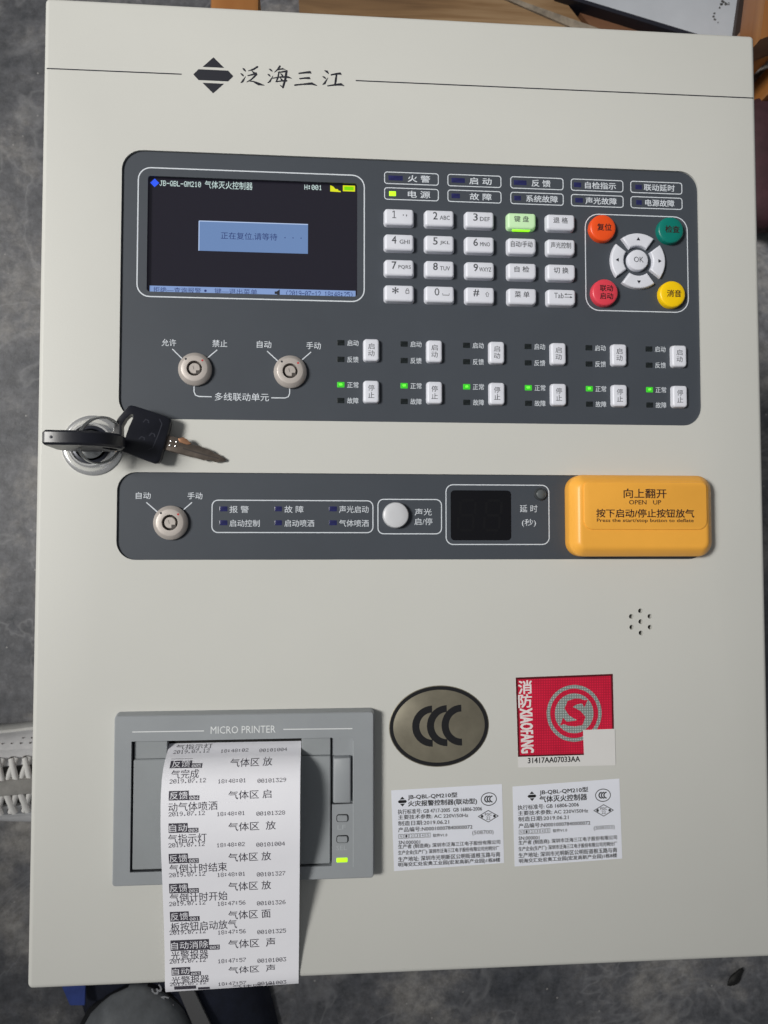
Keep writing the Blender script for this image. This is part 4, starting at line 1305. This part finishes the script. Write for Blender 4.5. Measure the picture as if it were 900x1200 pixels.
# ---------------------------------------------------------------- sneakers
def shoe(name, loc, rotz, mu, ms, ml, mt, label, cat, mb=None, L=0.285, Wd=0.094, H=1.0, laces=True):
    root = empty(name, loc, label, cat)
    root.rotation_euler = (0, 0, rotz)
    def hw(s):       # half width along the shoe, s 0 heel .. 1 toe
        pts = ((0, 0.10), (0.03, 0.24), (0.1, 0.34), (0.25, 0.38), (0.4, 0.39), (0.55, 0.44), (0.7, 0.5), (0.82, 0.48), (0.91, 0.39), (0.97, 0.24), (1.0, 0.07))
        for (a, x), (b, y) in zip(pts, pts[1:]):
            if s <= b: return Wd * (x + (y - x) * (s - a) / (b - a))
        return Wd * 0.07
    def ht(s):
        pts = ((0, 0.095), (0.08, 0.10), (0.3, 0.098), (0.42, 0.095), (0.6, 0.075), (0.75, 0.058), (0.88, 0.047), (0.96, 0.036), (1.0, 0.026))
        for (a, x), (b, y) in zip(pts, pts[1:]):
            if s <= b: return H * (x + (y - x) * (s - a) / (b - a))
        return 0.02
    def local(nm, V, F, mat, smooth=50, parent=root):
        me = bpy.data.meshes.new(nm)
        me.from_pydata([tuple(v) for v in V], [], F)
        bm = bmesh.new(); bm.from_mesh(me); bmesh.ops.recalc_face_normals(bm, faces=bm.faces); bm.to_mesh(me); bm.free()
        me.shade_smooth(); me.set_sharp_from_angle(angle=math.radians(smooth))
        me.materials.append(mat)
        o = bpy.data.objects.new(nm, me); COL.objects.link(o); o.parent = parent
        return o
    S = [0, 0.015, 0.04, 0.08] + [0.13 + 0.05 * k for k in range(16)] + [0.92, 0.95, 0.975, 0.99, 1.0]
    # sole
    out = [(s * L, hw(s) + 0.004) for s in S] + [(s * L, -hw(s) - 0.004) for s in reversed(S)]
    n = len(out); V, F = [], []
    for d, z in ((0.003, 0.0), (0, 0.004), (0, 0.024), (0.002, 0.028)):
        V += [(x * (1 - d), y - math.copysign(d, y), z) for x, y in out]
    for k in range(3):
        for i in range(n): F.append((k * n + i, k * n + (i + 1) % n, (k + 1) * n + (i + 1) % n, (k + 1) * n + i))
    F += [tuple(range(n - 1, -1, -1)), tuple(range(3 * n, 4 * n))]
    local('sole', V, F, ms)
    # upper: arched sections
    A = 14; V, F = [], []
    for s in S:
        for k in range(A + 1):
            t = PI * k / A
            w = hw(s)
            y = w * math.copysign(abs(math.cos(t)) ** 0.72, math.cos(t))
            z = 0.024 + (ht(s) - 0.024) * math.sin(t) ** 0.75
            V.append((s * L, y, z))
    for j in range(len(S) - 1):
        for k in range(A): F.append((j * (A + 1) + k, j * (A + 1) + k + 1, (j + 1) * (A + 1) + k + 1, (j + 1) * (A + 1) + k))
    F.append(tuple(range(A + 1))); F.append(tuple(range((len(S) - 1) * (A + 1), len(S) * (A + 1))))
    up = local('upper', V, F, mu)
    def top(s, v):       # height of the upper at a sideways place v
        w = hw(s); c = min(1, abs(v) / w) ** (1 / 0.72)
        return 0.024 + (ht(s) - 0.024) * math.sqrt(max(0, 1 - c * c)) ** 0.75
    if laces:
        V, F = [], []
        q = [0.34 + 0.04 * k for k in range(9)]
        for s in q:
            for v in (-0.017, -0.008, 0, 0.008, 0.017): V.append((s * L, v, top(s, v) + 0.0012))
        for j in range(len(q) - 1):
            for k in range(4): F.append((j * 5 + k, j * 5 + k + 1, j * 5 + k + 6, j * 5 + k + 5))
        local('tongue', V, F, mt)
        for sgn in (-1, 1):      # eyelet bands
            V, F = [], []
            for s in q:
                for v, e in ((0.0165, 0.001), (0.018, 0.004), (0.026, 0.004), (0.030, 0.001)): V.append((s * L, sgn * v, top(s, v) + e))
            for j in range(len(q) - 1):
                for k in range(3): F.append((j * 4 + k, j * 4 + k + 1, j * 4 + k + 5, j * 4 + k + 4))
            local('eyelet_band', V, F, mu)
        for k in range(8):
            s0 = 0.36 + 0.038 * k
            for sgn in (-1, 1):
                P = []
                for i in range(9):
                    t = i / 8
                    s = s0 + 0.05 * t; v = sgn * (0.024 - 0.048 * t)
                    P.append(Vector((s * L, v, top(s, v) + 0.0062 + 0.0015 * math.sin(PI * t) + (0.0012 if sgn > 0 else 0))))
                V, F = tubew(P, 0.0027, 8)
                V = [Vector((v.x, v.y, top(v.x / L, v.y) + 0.004 + (v.z - top(v.x / L, v.y) - 0.004) * 0.7)) for v in V]
                local('lace', V, F, ml)
                V, F = tubew([Vector((s0 * L, sgn * 0.0225, top(s0, 0.0225) + 0.0035)), Vector((s0 * L, sgn * 0.0225, top(s0, 0.0225) + 0.0052))], 0.0032, 12)
                local('eyelet', V, F, m_zincdark)
        V, F = [], []
        for s in q:               # folded lace ends lying along the tongue
            for v, e in ((-0.0080, 0.0065), (-0.0062, 0.0100), (0, 0.0112), (0.0062, 0.0100), (0.0080, 0.0065)): V.append((s * L, v, top(s, v) + e))
        for j in range(len(q) - 1):
            for k in range(4): F.append((j * 5 + k, j * 5 + k + 1, j * 5 + k + 6, j * 5 + k + 5))
        local('lace_loop', V, F, mb)
        V, F = [], []
        for i in range(9):        # vent holes on the side of the toe
            for j in range(3):
                s = 0.40 + 0.028 * i; v = 0.0345 + 0.0045 * j * (hw(s) / 0.047 if False else 1) * 0.8
                if v > hw(s) * 0.93: continue
                b0 = len(V); z = top(s, v) + 0.0006
                V += [(s * L + 0.0009 * math.cos(t), v + 0.0009 * math.sin(t), z) for t in [k2 * PI / 3 for k2 in range(6)]]
                F.append(tuple(range(b0, b0 + 6)))
        if V: local('vent_holes', V, F, m_zincdark)
        for c0, r0 in ((0.33, 0.020), (0.62, 0.026)):   # stitched curves on the side
            P = []
            for i in range(13):
                t = -0.6 + 2.2 * i / 12
                s = c0 + r0 * math.cos(t) / L; v = 0.036 + 0.010 * math.sin(t)
                if v < hw(s) * 0.96: P.append(Vector((s * L, v, top(s, v) + 0.0008)))
            if len(P) > 2:
                V, F = tubew(P, 0.0006, 6)
                local('seam', V, F, m_zincdark)
        # collar and sock
    V, F = [], []
    n = 28
    for (r, z) in ((1.0, 0.097), (0.97, 0.104), (0.86, 0.106), (0.80, 0.099), (0.78, 0.085)):
        for k in range(n):
            a = 2 * PI * k / n
            V.append((L * 0.20 + 0.056 * r * math.cos(a), 0.031 * r * math.sin(a), z * H))
    for j in range(4):
        for k in range(n): F.append((j * n + k, j * n + (k + 1) % n, (j + 1) * n + (k + 1) % n, (j + 1) * n + k))
    F.append(tuple(range(4 * n, 5 * n)))
    local('collar', V, F, mt)
    return root
m_su = M('white_leather', (0.84, 0.84, 0.85, 1), 0.5, bump=(140, 0.2, 0.001), var=(60, 0.12))
m_ss = M('white_rubber', (0.58, 0.58, 0.56, 1), 0.55, var=(50, 0.1))
m_sl = M('white_lace', (0.82, 0.81, 0.79, 1), 0.8, bump=(900, 0.5, 0.0006))
m_sb = M('grey_white_lace_loop', (0.40, 0.39, 0.37, 1), 0.8, bump=(300, 0.4, 0.001), var=(70, 0.2))
m_st = M('grey_tongue', (0.13, 0.125, 0.12, 1), 0.8, var=(60, 0.3))
p = fw(14, 919, 0.06)
shoe('white_sneaker', (p.x - 0.285 * 0.47, p.y, 0), 0.0, m_su, m_ss, m_sl, m_st,
     'white laced sneaker on the floor against the left edge of the cabinet', 'sneaker', mb=m_sb, H=0.70, Wd=0.100)
m_du = M('dark_grey_leather', (0.22, 0.235, 0.25, 1), 0.36, bump=(160, 0.2, 0.001), var=(50, 0.25))
m_ds = M('black_rubber', (0.010, 0.011, 0.014, 1), 0.5)
p = fw(158, 1164, 0.04)
shoe('dark_shoe', (p.x, p.y - 0.285, 0), PI / 2, m_du, m_ds, m_ds, m_ds,
     'rounded toe of a dark grey shoe at the bottom edge of the photo', 'shoe', Wd=0.118, H=1.15, laces=False)

# navy printed bag with a grey strap under the bottom edge
m_navy = M('navy_cloth', (0.012, 0.016, 0.034, 1), 0.8, bump=(200, 0.4, 0.001), var=(60, 0.3))
m_blue = M('blue_cloth', (0.05, 0.09, 0.36, 1), 0.75, bump=(200, 0.4, 0.001), var=(60, 0.2))
m_strap = M('grey_strap', (0.16, 0.16, 0.165, 1), 0.8, bump=(500, 0.4, 0.0006))
nb = empty('navy_bag', fw(220, 1150, 0), 'flat navy bag with white marks and a grey strap beside the dark shoe', 'bag')
W = [fw(*q, 0.03) for q in ((66, 1128), (300, 1120), (330, 1240), (100, 1240))]
n = 12; V, F = [], []
for j in range(n + 1):
    for i in range(n + 1):
        u, v = i / n, j / n
        p = W[0] * (1 - u) * (1 - v) + W[1] * u * (1 - v) + W[2] * u * v + W[3] * (1 - u) * v
        e = min(u, 1 - u, v, 1 - v)
        p.z = 0.004 + 0.022 * min(1, e * 6) ** 0.5 + 0.003 * math.sin(9 * u + 4 * v) * min(1, e * 5)
        V.append(p)
for j in range(n):
    for i in range(n): F.append((j * (n + 1) + i, j * (n + 1) + i + 1, (j + 1) * (n + 1) + i + 1, (j + 1) * (n + 1) + i))
o = build('cloth', V, F, m_navy, nb, up=True); o.data.shade_smooth()
md = o.modifiers.new('thickness', 'SOLIDIFY'); md.thickness = 0.003; md.offset = -1
slab('blue_patch', ((70, 1150), (100, 1148), (99, 1178), (82, 1178)), 0.034, 0.003, m_blue, nb)
slab('strap', ((204, 1150), (222, 1150), (258, 1225), (236, 1225)), 0.036, 0.003, m_strap, nb)
m_mark = M('worn_white_print', (0.5, 0.51, 0.54, 1), 0.7)
for ch, px, py in (('3', 184, 1160), ('6', 192, 1171), ('L', 200, 1184)):
    z = FZ + 0.0335 / U
    c = at(px, py, z)
    T(ch, c[0], c[1], 8.5, 11, m_mark, nb, z, rot=-58)

bpy.data.objects.remove(FO)
